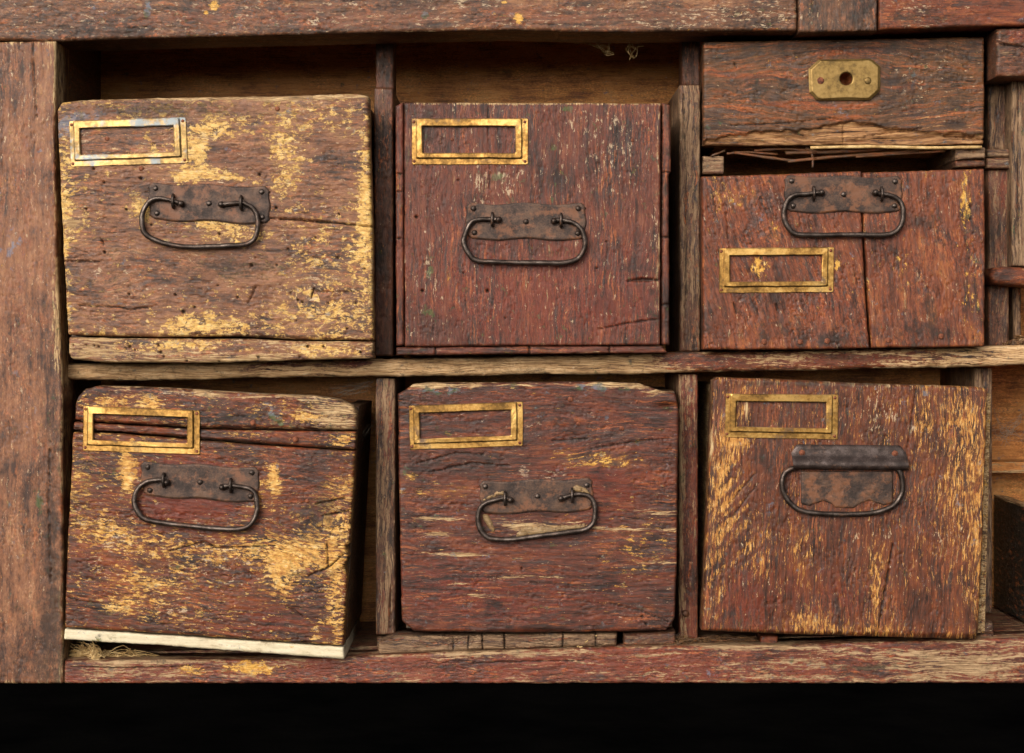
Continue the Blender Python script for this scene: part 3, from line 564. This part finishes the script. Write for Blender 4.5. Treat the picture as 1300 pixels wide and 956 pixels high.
# 2: upper middle, red, boards of the box seen round the front
yf = -0.005
t = thing('drawer', 'red-brown drawer with vertical grain, side board ends showing, between two bare upright dividers', 'drawer', at_base(676, 449, yf + .05))
panel('front_board', t, **quad((513, 130), (839, 131), (838, 438), (514, 440)), y0=yf, thick=0.02, mat=M_d2, grain=90, rnd=2.5, relief=.8, bp=.13, br=.25, bb=.02, by=-.1, holes=10,
      red=[(690, 380, 140, 60, .4), (600, 350, 60, 80, .2), (790, 380, 50, 60, .25)], dark=[(560, 150, 60, 40, .3), (800, 340, 20, 8, .5), (560, 420, 40, 30, .35), (600, 255, 40, 30, .2), (830, 380, 14, 60, .3), (530, 200, 30, 60, .2)],
      pale=[(610, 238, 14, 22, .55), (645, 240, 14, 20, .4), (770, 180, 60, 50, .2), (725, 160, 8, 20, .3), (832, 310, 6, 30, .4), (545, 330, 10, 60, .2), (655, 215, 30, 14, .2)], splash=[(632, 223, 10, 6, 1.1), (650, 232, 14, 5, .8), (545, 397, 9, 5, .9), (545, 350, 6, 20, .5), (715, 138, 8, 5, .7)],
      cracks=[([(838, 405), (800, 410), (760, 418)], .9, 4), ([(836, 356), (815, 355), (797, 357)], 2.0, 4), ([(620, 135), (622, 240)], .6, 2)], yel=[(680, 355, 50, 20, .12), (570, 355, 10, 12, .3)], bare=[(676, 131, 190, 2.5, .8), (836, 320, 5, 120, .25)])
panel('side_board', t, **quad((502, 134), (512, 130), (513, 438), (503, 439)), y0=yf + .001, thick=0.14, mat=M_d2, grain=90, rnd=2.5, relief=.9, br=.3, cracks=[([(500, 221), (514, 221)], .9, 4), ([(500, 303), (514, 303)], .9, 4), ([(500, 243), (514, 243)], .8, 3)])
panel('side_board', t, [(841, 130), (851, 133)], [(851, 133), (852, 218), (849, 222), (850, 438)], [(840, 438), (850, 438)], [(841, 130), (840, 438)], y0=yf + .0015, thick=0.14, mat=M_d2, grain=90, rnd=2.5, relief=.9, bd=.25, cracks=[([(838, 219), (853, 219)], .9, 4), ([(838, 301), (853, 301)], .9, 4), ([(838, 388), (853, 386)], .9, 4)])
panel('bottom_board', t, **quad((503, 441), (840, 439), (848, 448), (503, 451)), y0=yf + .001, thick=0.14, mat=M_d2, grain=0, rnd=2.5, relief=.9, bb=.1, bd=.15, cracks=[([(553, 438), (553, 453)], 1, 5), ([(672, 438), (672, 453)], 1.3, 5), ([(774, 438), (774, 453)], 1, 5)])
hexa('back_board', t, [(515, 142), (838, 142), (838, 438), (515, 438)], 0.125, 0.137, M_box, yf, 'x', nd=1)
label_holder(t, ((522.6, 150.6), (670.5, 150.6), (670.5, 209), (523, 209)), yf, M_brass, M_rust, 2)
pull(t, ((590, 257), (745, 257), (744, 306), (592, 305)), [(633, 279), (625, 279), (608, 279), (598, 283), (591, 297), (589, 309), (595, 322), (605, 331), (632, 333), (678, 334), (716, 334), (733, 329), (741, 317), (742, 305), (738, 292), (727, 283), (712, 280), (703, 281)], yf, M_iron, M_bail)
nail(t, 803, 178, yf, 2.5, M_rust); nail(t, 574, 177, yf, 2.2, M_rust)

# 3: lock drawer
yf = 0.022
t = thing('drawer', 'shallow brown drawer with an eight-sided brass keyhole plate and a splintered lower edge', 'drawer', at_base(1071, 186, yf + .05))
panel('front_board', t, [(893, 53), (1000, 51), (1250, 47)], [(1250, 47), (1250, 183)], [(893, 184), (980, 184), (1060, 183), (1160, 184), (1250, 182)], [(893, 53), (893, 184)], yf, 0.02, M_d3, 0, rnd=3, relief=1.2, bb=.02, bp=.08, ey=-.1,
      red=[(930, 95, 60, 8, .5), (1000, 95, 40, 14, .4), (1120, 90, 20, 20, .5), (1000, 133, 80, 6, .5), (1060, 65, 60, 8, .5), (1200, 110, 60, 5, .5), (1060, 140, 100, 6, .4)], dark=[(960, 110, 70, 14, .3), (1130, 60, 60, 14, .35), (1150, 115, 20, 20, .3), (1212, 157, 14, 6, .9), (1010, 60, 40, 10, .3)],
      bare=[(990, 93, 30, 8, .3), (1200, 160, 60, 14, .3)], pale=[(1165, 115, 22, 16, .3), (1190, 85, 40, 20, .15)], steps=[([(893, 182), (897, 176), (960, 166), (1010, 165), (1060, 157), (1085, 152), (1120, 160), (1165, 166), (1250, 170)], 5.5, .65)],
      pits=[(1073.7, 100.6, 8, 24)], cracks=[([(932, 80), (936, 86)], .9, 3), ([(920, 160), (990, 157), (1060, 150)], .8, 3), ([(1072, 156), (1071, 184)], 1.0, 4), ([(1090, 174), (1170, 163)], .9, 5), ([(1200, 172), (1250, 176)], 1.5, 6)], knots=[(1075, 100, 60, .7)])
hexa('side_board', t, [(896, 60), (912, 60), (912, 182), (896, 182)], yf + .0205, 0.142, M_box, yf, 'd', m1=(0, .2, .2)); hexa('side_board', t, [(1232, 56), (1247, 56), (1247, 182), (1232, 182)], yf + .0205, 0.142, M_box, yf, 'd', m1=(0, .2, .2))
hexa('bottom_board', t, [(913, 176), (1231, 176), (1231, 183), (913, 183)], yf + .021, 0.128, M_in, yf, 'd'); hexa('back_board', t, [(913, 66), (1231, 66), (1231, 175), (913, 175)], 0.13, 0.142, M_box, yf, 'x', nd=1)
ang = np.linspace(0, 2 * np.pi, 72, endpoint=False) + .001
oct_ = [(1026, 88), (1039, 76), (1106, 75), (1117, 85), (1117, 115), (1104, 127.5), (1037, 128), (1027, 117)]
def cast(poly, k):
    out = []; c = np.array((1073.7, 100.6))
    for a in ang:
        d = np.array((math.cos(a), math.sin(a))); best = 1e9
        for i in range(len(poly)):
            p = np.array(poly[i], float) - c; e = np.array(poly[(i + 1) % len(poly)], float) - c - p; det = d[0] * -e[1] + e[0] * d[1]
            if abs(det) < 1e-9: continue
            tt_ = (p[0] * -e[1] + e[0] * p[1]) / det; ss = (d[0] * p[1] - d[1] * p[0]) / det
            if tt_ > 0 and -1e-6 <= ss <= 1 + 1e-6: best = min(best, tt_)
        out.append(c + d * best - d * k)
    return np.array(out)
def flat(p2, out): s = sc(yf); return np.stack([(p2[:, 0] - CX) * s, np.full(len(p2), yf - out * s), (PY0 - CY) * S + (CY - p2[:, 1]) * s], 1)
circ = lambda r: np.stack([1073.7 + r * np.cos(ang), 100.6 + r * np.sin(ang)], 1)
lkp = loops_mesh('lock_plate', t, [flat(cast(oct_, 0), -1.5), flat(cast(oct_, 0), 2.6), flat(cast(oct_, 0.7), 3.0), flat(cast(oct_, 3.2), 4.6), flat(cast(oct_, 4.0), 4.8), flat(circ(9.4), 4.8), flat(circ(8.4), 4.3), flat(circ(8.0), 3.2), flat(circ(8.0), -3)], M_lock, smooth=False)
for x, m in ((1042, M_rust), (1102, M_lock)): dome('screw', lkp, x, 102.5, yf - 4.6 * sc(yf), 5.2, 1.0, m, 16, 3)
for i, (pts, r) in enumerate(((((1030, 187), (1100, 185.5), (1180, 187), (1248, 186)), 2.2), (((935, 192), (985, 199), (1010, 202), (1040, 199)), 2.0), (((1003, 203), (1090, 195), (1170, 190)), 2.2), (((905, 196), (923, 189)), 1.6), (((1032, 186), (1035, 198), (1035, 211)), 1.6), (((960, 189), (1000, 187), (1030, 189)), 1.7), (((925, 193), (950, 191), (990, 194)), 1.5), (((1000, 192), (1060, 191), (1130, 187)), 2.4), (((1090, 197), (1150, 193), (1205, 190)), 1.6), (((1026, 185), (1032, 189), (1040, 191)), 2.6))):
    tube('splinter', t, [W(x, y, yf + (.004 if i == 0 else .012), yf) for x, y in pts], r * S, M_straw if i == 0 else M_d3, 6, 5, 0.00015)

# 4: right, plate on its top edge
yf = 0.0
t = thing('drawer', 'orange-brown drawer with its pull above the brass frame and a long vertical split', 'drawer', at_base(1071, 443, yf + .05))
panel('front_board', t, [(891, 224), (960, 222), (1040, 219), (1094, 217)], [(1094, 217), (1094, 265), (1097, 340), (1100, 390), (1104, 442)], [(893, 444), (1000, 444), (1104, 442)], [(891, 224), (892, 330), (893, 444)], yf, 0.02, M_d5, 75, rnd=3, relief=1.3,
      br=.15, ey=.05, bp=.1, yel=[(962, 338, 10, 12, .75), (935, 250, 20, 16, .35), (910, 240, 10, 30, .35), (1062, 335, 4, 10, .7), (985, 300, 8, 20, .3)], dark=[(1000, 420, 50, 14, .35), (985, 380, 20, 12, .3), (900, 420, 20, 20, .4), (1060, 430, 30, 10, .4), (970, 434, 8, 9, .6), (1016, 434, 8, 8, .6), (1050, 433, 8, 8, .6)], red=[(1050, 385, 50, 40, .4), (930, 320, 40, 40, .25)],
      cracks=[([(932, 385), (935, 398)], 1.2, 3), ([(985, 386), (989, 397)], 1.2, 3), ([(922, 260), (926, 320)], .8, 3), ([(906, 250), (910, 268)], .8, 3)], knots=[(960, 280, 40, .4)])
panel('front_board', t, [(1095, 219), (1160, 217), (1250, 214)], [(1250, 214), (1251, 330), (1250, 440)], [(1107, 442), (1180, 441), (1250, 440)], [(1095, 219), (1096, 265), (1100, 340), (1103, 390), (1107, 442)], yf, 0.02, M_d5, 84, rnd=3, relief=1.2,
      br=.2, bp=.1, ey=.12, yel=[(1225, 250, 10, 40, .4), (1230, 370, 12, 60, .25), (1145, 340, 20, 40, .2)], dark=[(1170, 282, 20, 10, .7), (1180, 390, 16, 30, .4), (1140, 420, 30, 20, .3), (1180, 425, 30, 16, .3)], red=[(1140, 300, 30, 40, .3)])
box_behind(t, (891, 222), (1250, 216), (1250, 441), (893, 444), yf + .0205, 0.142)
label_holder(t, ((913, 315), (1058.7, 314), (1058, 371), (913, 372)), yf, M_brass, M_rust, 3)
pull(t, ((994, 222), (1147, 223), (1146, 271), (997, 271)), [(1042, 245), (1032, 246), (1021, 247), (1008, 248), (999, 254.6), (994.6, 267), (994.6, 279), (1001, 291.5), (1011.5, 298), (1039, 299), (1078, 298.5), (1118, 299), (1133, 296), (1142, 287), (1145, 274.6), (1144, 262), (1138, 253), (1127, 248), (1118, 247), (1110, 245)], yf, M_iron, M_bail)
for x, y, r in ((970, 434, 4.2), (1016, 434, 4), (1050, 433, 4), (1128, 432, 4), (1195, 427, 4)): nail(t, x, y, yf, r, M_rust, 1.6)

# 5: lower left, sunk to one side on a fresh white strip
yf = -0.014
t = thing('drawer', 'dark drawer streaked with yellow, dropped askew, a fresh white wooden strip along its bottom', 'drawer', at_base(430, 835, yf + .05))
panel('front_plank', t, [(95, 512), (99, 503), (108, 494), (125, 490), (200, 492), (300, 498), (400, 503), (430, 507), (448, 515)], [(448, 515), (453, 524), (452, 546)], [(94, 533), (110, 535), (250, 543), (350, 545), (452, 546)], [(95, 512), (94, 533)],
      yf, 0.02, M_d6, 3, rnd=5, relief=1.5, by=.16, eb=.3, ew=8, bare=[(300, 498, 150, 7, .5), (425, 525, 40, 24, .5)], pale=[(230, 497, 60, 6, .4), (385, 505, 50, 6, .5)], red=[(300, 500, 120, 6, .6), (150, 495, 40, 5, .6)], yel=[(140, 510, 40, 8, .4), (190, 512, 14, 10, .5), (390, 530, 20, 6, .5), (350, 520, 60, 12, .15)], splash=[(347, 526, 10, 14, 1.1), (357, 539, 4, 3, 1.3)], dark=[(300, 530, 60, 12, .4)])
panel('front_plank', t, [(94, 536), (110, 537), (250, 545), (350, 547), (452, 548)], [(452, 548), (451, 570)], [(93, 546), (150, 548), (250, 556), (350, 564), (451, 571)], [(94, 536), (93, 546)], yf + .001, 0.02, M_d6, 3, rnd=3, relief=1.3, bd=.1, by=.12, yel=[(435, 558, 20, 10, .45), (310, 552, 30, 4, .3)], bare=[(140, 541, 40, 5, .3)], red=[(320, 552, 50, 6, .5)])
panel('front_plank', t, [(92, 549), (150, 551), (250, 559), (350, 567), (451, 573)], [(451, 573), (447, 640), (444, 690), (438, 694), (443, 706), (437, 720), (441, 732), (438, 780), (436, 820)], [(82, 797), (200, 804), (300, 811), (436, 820)], [(92, 549), (89, 620), (85, 700), (82, 797)],
      yf, 0.02, M_d6, 5, rnd=3.5, relief=1.5, by=.20, bp=.1, br=.1, ey=.06, ew=9,
      yel=[(162, 597, 10, 26, .85), (348, 610, 9, 22, .85), (325, 620, 8, 24, .4), (100, 600, 20, 40, .2), (130, 670, 36, 22, .30), (185, 690, 60, 16, .22), (290, 700, 70, 18, .24), (385, 705, 50, 24, .45), (355, 735, 20, 30, .4), (425, 740, 14, 60, .28), (180, 740, 50, 22, .28), (150, 770, 30, 12, .3), (420, 660, 34, 22, .35), (280, 780, 90, 16, .1), (420, 790, 16, 30, .18), (430, 618, 24, 16, .3),
           (250, 640, 60, 14, -.3), (380, 590, 40, 40, -.25), (110, 780, 20, 14, -.25), (360, 780, 50, 24, -.15), (250, 585, 60, 14, -.1), (110, 720, 20, 20, -.12)],
      dark=[(400, 600, 40, 40, .35), (405, 662, 30, 22, .55), (120, 590, 24, 40, .3), (300, 745, 70, 26, .2), (130, 780, 30, 14, .35), (100, 640, 20, 20, .2), (400, 730, 30, 20, .3)],
      red=[(255, 645, 60, 16, 1.0), (200, 650, 90, 60, .3), (330, 790, 80, 20, .5), (150, 730, 50, 40, .35), (240, 588, 60, 10, .5)], pale=[(270, 705, 60, 20, .25), (145, 685, 14, 14, .5), (225, 775, 20, 10, .45), (300, 730, 60, 30, .15), (110, 720, 30, 50, .1)],
      bare=[(425, 640, 30, 40, .2), (260, 660, 40, 6, .5)],
      cracks=[([(215, 700), (250, 690), (262, 689), (275, 696), (350, 693)], .9, 5), ([(82, 757), (100, 763), (130, 767)], .9, 4), ([(415, 690), (417, 722)], 1.1, 5), ([(392, 731), (418, 720), (440, 700)], .9, 5), ([(400, 640), (440, 632)], 1.1, 6), ([(410, 655), (446, 648)], 1.0, 6), ([(362, 770), (375, 776), (384, 783)], 1.0, 3)], knots=[(405, 660, 26, .8), (320, 720, 40, .4)])
panel('bottom_strip', t, [(82, 799), (436, 822)], [(436, 822), (437, 836)], [(81, 812), (200, 819), (437, 837)], [(82, 799), (81, 812)], yf + .001, 0.15, M_white, 3.5, rnd=1.5, relief=.5, bare=[(150, 810, 60, 8, .1)], dark=[(130, 806, 14, 4, .35), (232, 812, 40, 5, .2)])
hexa('side_board', t, [(96, 508), (116, 507), (106, 797), (86, 796)], yf + .021, 0.142, M_box, yf, 'd', m1=(0, .2, .2))
hexa('side_board', t, [(434, 516), (452, 517), (437, 818), (419, 817)], yf + .021, 0.142, M_box, yf, 'd', m1=(0, .2, .3))
hexa('back_board', t, [(118, 520), (432, 528), (417, 816), (108, 797)], 0.13, 0.142, M_box, yf, 'x', nd=1)
label_holder(t, ((106, 515), (254, 521), (254, 577), (105.5, 572)), yf, M_brass, M_rust, 4)
pull(t, ((176, 585), (331, 593), (328, 640), (181, 631)), [(213, 612), (209, 609), (198, 609), (186, 612), (176, 621), (172, 636), (177, 650), (188, 659), (215, 664), (242, 667), (269, 670), (304, 671), (319, 665), (327, 650), (327, 636), (324, 625), (315, 619), (294, 616), (283, 618)], yf, M_iron, M_bail)
for x, y, r in ((321, 537, 4), (375, 558, 4), (390, 636, 3)): nail(t, x, y, yf, r, M_rust)

# 6: lower middle
yf = -0.004
t = thing('drawer', 'dark red-brown drawer with rounded chipped corners and pale horizontal scuffs, resting on cracked strips', 'drawer', at_base(684, 803, yf + .05))
panel('front_board', t, [(505, 500), (516, 494), (524, 488), (545, 486), (620, 486), (700, 485), (780, 485), (812, 487), (838, 496), (858, 500)], [(858, 500), (862, 520), (861, 600), (860, 700), (857, 786)], [(510, 789), (526, 802), (600, 803), (690, 804), (780, 802), (846, 801), (857, 786)],
      [(505, 500), (506, 600), (508, 700), (510, 789)], yf, 0.02, M_d7, 0, rnd=4.5, relief=1.1, bp=.06, br=.15, eb=.05, ew=7, bare=[(600, 489, 90, 5, .5), (540, 489, 24, 7, .7), (790, 488, 50, 7, .6), (830, 499, 20, 8, .5), (560, 678, 40, 3.5, .75), (540, 702, 0.1, 1, 0), (760, 672, 60, 4, .5), (848, 672, 14, 4, .6), (590, 704, 50, 3, .75), (545, 658, 30, 3, .75), (830, 652, 40, 4, .5), (830, 714, 40, 3, .5), (645, 733, 20, 3, .6), (700, 732, 50, 3, .4), (600, 755, 24, 3, .6), (735, 748, 30, 3, .4), (680, 668, 55, 9, .55), (640, 640, 20, 20, .3)],
      pale=[(665, 598, 6, 10, .8), (700, 604, 30, 6, .5), (635, 622, 30, 8, .4), (735, 625, 24, 8, .45), (665, 545, 30, 16, .15), (580, 553, 10, 5, .4), (750, 526, 6, 4, .5), (790, 550, 10, 6, .3), (620, 700, 100, 60, .08), (820, 740, 50, 30, .1)], yel=[(770, 588, 50, 8, .42), (560, 625, 50, 12, .25), (520, 605, 10, 6, .5), (800, 700, 60, 60, .12), (740, 577, 60, 8, .3), (825, 690, 40, 60, .12)],
      red=[(660, 760, 150, 40, .4), (780, 640, 60, 60, .35), (560, 740, 60, 50, .2), (740, 600, 60, 30, .3)], dark=[(560, 515, 60, 20, .35), (600, 590, 70, 24, .35), (700, 540, 60, 30, .25), (520, 560, 16, 60, .25), (520, 780, 40, 14, .35), (840, 780, 40, 14, .35), (680, 796, 150, 6, .4), (780, 500, 60, 10, .2)], splash=[(760, 492, 40, 5, .9), (560, 497, 30, 5, .7), (512, 600, 4, 20, .8)],
      cracks=[([(545, 600), (600, 588), (650, 592)], .9, 4), ([(525, 590), (580, 575), (620, 578)], .8, 3), ([(750, 570), (800, 562), (855, 556)], .9, 3), ([(770, 765), (820, 778), (850, 790)], .7, 2), ([(560, 640), (605, 640)], .7, 3), ([(700, 560), (760, 556)], .8, 3)], dents=[(851, 517, 14, 5, 7), (528, 493, 10, 4, 3), (510, 530, 8, 8, 2), (512, 545, 6, 5, 2), (690, 803, 30, 4, 4)], knots=[(690, 545, 36, .6), (820, 600, 40, .6)], holes=8)
box_behind(t, (508, 492), (860, 492), (857, 800), (511, 800), yf + .0205, 0.142, top_drop=4)
label_holder(t, ((519, 515), (664, 510), (664, 566), (520.5, 571)), yf, M_brass, M_rust, 5)
pull(t, ((607, 610), (754, 606), (753, 650), (610, 654)), [(648, 634), (641, 632), (627, 635), (616, 638.5), (609, 646), (607, 659), (610, 671.5), (619, 681.5), (633, 684), (651.5, 684), (682, 680), (721, 675), (741, 672), (751.5, 665), (755, 654.6), (754.6, 641), (748.5, 630), (737.7, 627), (726, 628), (712, 632)], yf, M_iron, M_bail,
     rv=((.06, .18), (.94, .22), (.51, .5)))
for x, y, r in ((724, 507, 4), (809, 510, 2.6), (789, 544, 3.6), (734, 538, 3)): nail(t, x, y, yf, r, M_rust)

M_mud = wood('dried_mud', [(96, 74, 48), (134, 106, 70), (152, 124, 86), (172, 146, 106)], crack=.4, pk=.8, tint=(1, 1, 1), hue=.2)
for i, (tp, bt) in enumerate([([(612, 634), (622, 628), (636, 622), (644, 627)], [(613, 637), (624, 633), (636, 629), (644, 631)]), ([(724, 620), (733, 615), (744, 620), (750, 627)], [(722, 626), (733, 624), (744, 627), (749, 632)]), ([(655, 678), (664, 668), (676, 667), (700, 669), (744, 664)], [(655, 682), (668, 681), (682, 679), (702, 677), (744, 670)]), ([(614, 652), (620, 654), (624, 660), (629, 672)], [(612, 656), (615, 662), (620, 670), (627, 677)])]):
    panel('mud_crust', t, tp, [tp[-1], bt[-1]], bt, [tp[0], bt[0]], yf - (4.0 if i < 2 else 1.6) * sc(yf), 0.0035, M_mud, 10, rnd=2.5, relief=2.6, edge=1.6, step=1.0)

# 7: lower right, hooded pull
yf = -0.010
t = thing('drawer', 'chestnut drawer with upright yellow scratches and a hooded iron pull over a scalloped plate', 'drawer', at_base(1068, 808, yf + .05))
panel('front_board', t, [(905, 483), (912, 479), (1000, 482), (1100, 487), (1240, 491), (1254, 494)], [(1254, 494), (1251, 600), (1247, 720), (1242, 808)], [(891, 801), (960, 804), (1060, 807), (1150, 810), (1242, 812)], [(905, 483), (902, 560), (897, 680), (891, 801)],
      yf, 0.02, M_d8, 92, rnd=4.5, relief=1.1, by=.12, ey=.10, ew=6, eb=.1, bp=.06, br=.1,
      yel=[(918, 600, 14, 60, 0.31), (935, 640, 22, 70, 0.31), (910, 700, 14, 90, 0.25), (940, 560, 26, 10, 0.35), (1235, 560, 20, 60, 0.24), (1215, 520, 30, 30, 0.17), (1205, 600, 14, 110, 0.18), (1240, 690, 12, 120, 0.25), (1220, 640, 20, 80, 0.15), (1020, 700, 14, 60, 0.21), (960, 700, 20, 40, 0.24), (1112, 740, 9, 60, 0.39), (1025, 790, 40, 12, 0.35), (1110, 800, 60, 8, 0.24), (1170, 540, 12, 40, 0.31), (940, 535, 12, 30, 0.24), (1130, 560, 10, 20, 0.15), (960, 495, 30, 10, 0.15),
           (1060, 680, 30, 60, -.12), (960, 780, 30, 20, -.25), (1180, 780, 30, 24, -.15), (975, 600, 24, 40, -.2)]
          + [(930 + 4 * (i % 3), 600 + 17 * i, 34, 2.6, -.55, -52 + 5 * (i % 4)) for i in range(12)],
      pale=[(1110, 520, 14, 40, .4), (1135, 525, 12, 10, .7), (1128, 680, 8, 6, .7), (1090, 682, 8, 8, .6), (985, 677, 8, 7, .5), (1160, 545, 8, 6, .7), (1210, 680, 20, 20, .35)], dark=[(975, 570, 24, 50, .3), (985, 660, 20, 14, .3), (1060, 540, 40, 14, .25), (1080, 575, 70, 10, .2), (1160, 780, 40, 20, .25), (1060, 487, 150, 5, .5)], red=[(940, 770, 30, 50, .5), (1060, 760, 60, 40, .4), (980, 740, 60, 50, .25), (1180, 700, 40, 60, .2)],
      bare=[(1100, 487, 150, 4, .4), (905, 560, 6, 60, .35), (1120, 770, 3, 40, .4), (948, 520, 3, 20, .6)],
      cracks=[([(1163, 492), (1158, 530), (1152, 570)], .8, 3), ([(1134, 690), (1126, 740), (1120, 770), (1115, 809)], 1.3, 6), ([(925, 640), (960, 600)], .7, 2), ([(920, 670), (965, 610)], .7, 2), ([(965, 515), (964, 545)], .6, 2)])
box_behind(t, (903, 484), (1262, 495), (1254, 806), (893, 801), yf + .0205, 0.142, top_drop=5, th=12, m1=(.35, .5, 0))
label_holder(t, ((921.5, 499.7), (1064, 501), (1063.5, 558), (920, 555)), yf, M_brass, M_rust, 6)
s = sc(yf)
bp = [(x, 598 + 0.0 * x) for x in (1017, 1075, 1134)]
sb = [(1017, 640), (1028, 643), (1034, 640), (1045, 636), (1056, 640), (1061, 645), (1085, 645), (1092, 640), (1104, 636), (1116, 640), (1122, 642), (1134, 639)]
panel('backing_plate', t, bp, [bp[-1], (1134, 639)], sb, [bp[0], (1017, 640)], yf - 1.2 * s, 1.6 * s, M_iron, rnd=1.2, relief=.4, edge=.4, step=1.5)
prof = [(0.2, 564), (1.6, 564.5), (2.2, 570), (3.0, 576), (5.5, 580), (9.0, 584), (11.2, 588.5), (10.6, 592.5), (8.0, 595), (5.0, 594), (6.4, 592.2), (8.6, 591), (9.0, 588.5), (7.2, 586), (4.0, 582), (1.6, 578), (0.3, 572)]
L = []
for i in range(61):
    u = i / 60; cut = max(0, (0.035 - min(u, 1 - u)) / 0.035); lp = []
    for o, z in prof:
        zz = z + u * 1.5 + cut * 6 * max(0, (580 - z) / 16); x = 1005 + 146 * u + (z - 580) * 0.06
        x += (1 if u < .5 else -1) * max(0, (572 - z) / 8) * 3 * (1 - min(1, min(u, 1 - u) / 0.2))
        k = 1 + 0.12 * float(fbm(np.array([u * 9]), np.array([z / 14]), 2)[0])
        lp.append(W(x, zz, yf - o * k * s, yf))
    L.append(np.array(lp))
hd = loops_mesh('handle_hood', t, L, M_hood)
for x, y in ((1018, 575), (1136, 576)): dome('rivet', hd, x, y, yf - 2.4 * s, 4.2, 2.2, M_rust)
tube('bail', t, [W(x, y, yf - 5.2 * s, yf) for x, y in ((1016, 592), (1008, 594), (1001, 596), (994.6, 602), (992, 614.6), (995, 627), (1003, 639), (1016, 647.7), (1039, 651.5), (1077.7, 652.5), (1105, 651), (1124, 646), (1136, 638.5), (1144, 625), (1144.6, 611.5), (1141, 599), (1135, 592))], 3.4 * s, M_bail, 12, 6, 0.00005)

# 8: empty green box in the open bay
t = thing('open_box', 'dark green-black wooden drawer box with a worn pale rim in the open bay', 'drawer', at_base(1330, 806, 0.1))
hexa('side_board', t, [(1330, 653), (1340, 653), (1340, 806), (1330, 806)], 0.03, 0.155, M_green, 0.0, 'd')
hexa('rim', t, [(1329, 650), (1341, 650), (1341, 653), (1329, 653)], 0.03, 0.155, M_box, 0.0, 'd', m1=(0, .7, 0))
hexa('front_board', t, [(1330, 650), (1393, 650), (1393, 806), (1330, 806)], 0.015, 0.0295, M_green, 0.0, 'x', nd=1)
hexa('side_board', t, [(1383, 653), (1393, 653), (1393, 806), (1383, 806)], 0.03, 0.155, M_green, 0.0, 'd')
hexa('back_board', t, [(1341, 660), (1382, 660), (1382, 806), (1341, 806)], 0.143, 0.155, M_green, 0.0, 'x', nd=1)

# ------------------------------------------------------------------ straw, chaff and cobwebs
def strands(name, label, cat, specs, rad, mat, sd, n, spread, base):
    rs = np.random.RandomState(sd); V = []; F = []
    for k in range(n):
        x0, y0, x1, y1, yd = specs[k % len(specs)]; p = []
        for i in range(5):
            u = i / 4; p.append(W(x0 + (x1 - x0) * u + rs.randn() * spread, y0 + (y1 - y0) * u + rs.randn() * spread, yd + rs.randn() * .0015))
        v, f = tube_verts(p, rad * (0.6 + 0.7 * rs.rand()), 5, 3); o = sum(len(q) for q in V); V.append(v); F += [[i + o for i in q] for q in f]
    return tag(new_obj(name, np.concatenate(V), F, mat, None, base), label, cat)
strands('straw_tuft', 'tangle of dry straw fibres hanging under the top rail', 'straw', [(720, 50, 770, 58, .055), (755, 56, 778, 70, .052), (770, 68, 776, 52, .054), (796, 54, 803, 74, .05), (800, 74, 812, 56, .05), (800, 56, 806, 62, .05)], 0.00030, M_straw, 4, 16, 2.2, at_base(770, 60, .05))
strands('chaff', 'matted dusty chaff lying on the floor board under the white strip', 'straw', [(90, 828, 140, 834, .02), (110, 834, 200, 836, .018), (100, 820, 130, 836, .024), (118, 820, 124, 838, .006), (90, 836, 170, 828, .02)], 0.00032, M_straw, 9, 90, 4.0, at_base(130, 836, .02))
strands('chaff', 'crumbs of chaff beside the foot of the red-painted divider', 'straw', [(838, 812, 868, 816, .012), (850, 808, 900, 818, .012), (890, 812, 960, 812, .014), (845, 818, 885, 814, .008)], 0.00026, M_box, 12, 70, 3.0, at_base(870, 816, .012))
strands('straw_bit', 'short split straws on the cracked runner strip under the middle drawer', 'straw', [(733, 821, 748, 812, .006), (735, 822, 752, 813, .006), (756, 806, 762, 811, .008)], 0.0006, M_straw, 3, 5, .6, at_base(745, 820, .006))
strands('debris', 'small heap of twigs and dust on the shelf beside the thin stick', 'debris', [(1278, 436, 1310, 430, .03), (1282, 434, 1300, 437, .025), (1290, 430, 1320, 436, .03)], 0.0007, M_box, 21, 26, 2.5, at_base(1295, 436, .03))
strands('cobweb', 'dusty cobweb strands in the open bay against the back planks', 'cobweb', [(1262, 562, 1300, 530, .09), (1270, 556, 1296, 540, .09), (1266, 520, 1274, 560, .09), (1258, 545, 1300, 556, .1), (1285, 545, 1310, 515, .09)], 0.00010, M_web, 31, 26, 5, at_base(1280, 560, .09))
strands('cobweb', 'cobweb threads stretched behind the askew drawer up to the bare divider', 'cobweb', [(420, 498, 474, 482, .05), (430, 500, 470, 488, .05), (440, 502, 474, 486, .055), (450, 560, 474, 540, .06)], 0.00009, M_web, 33, 16, 3, at_base(455, 500, .05))
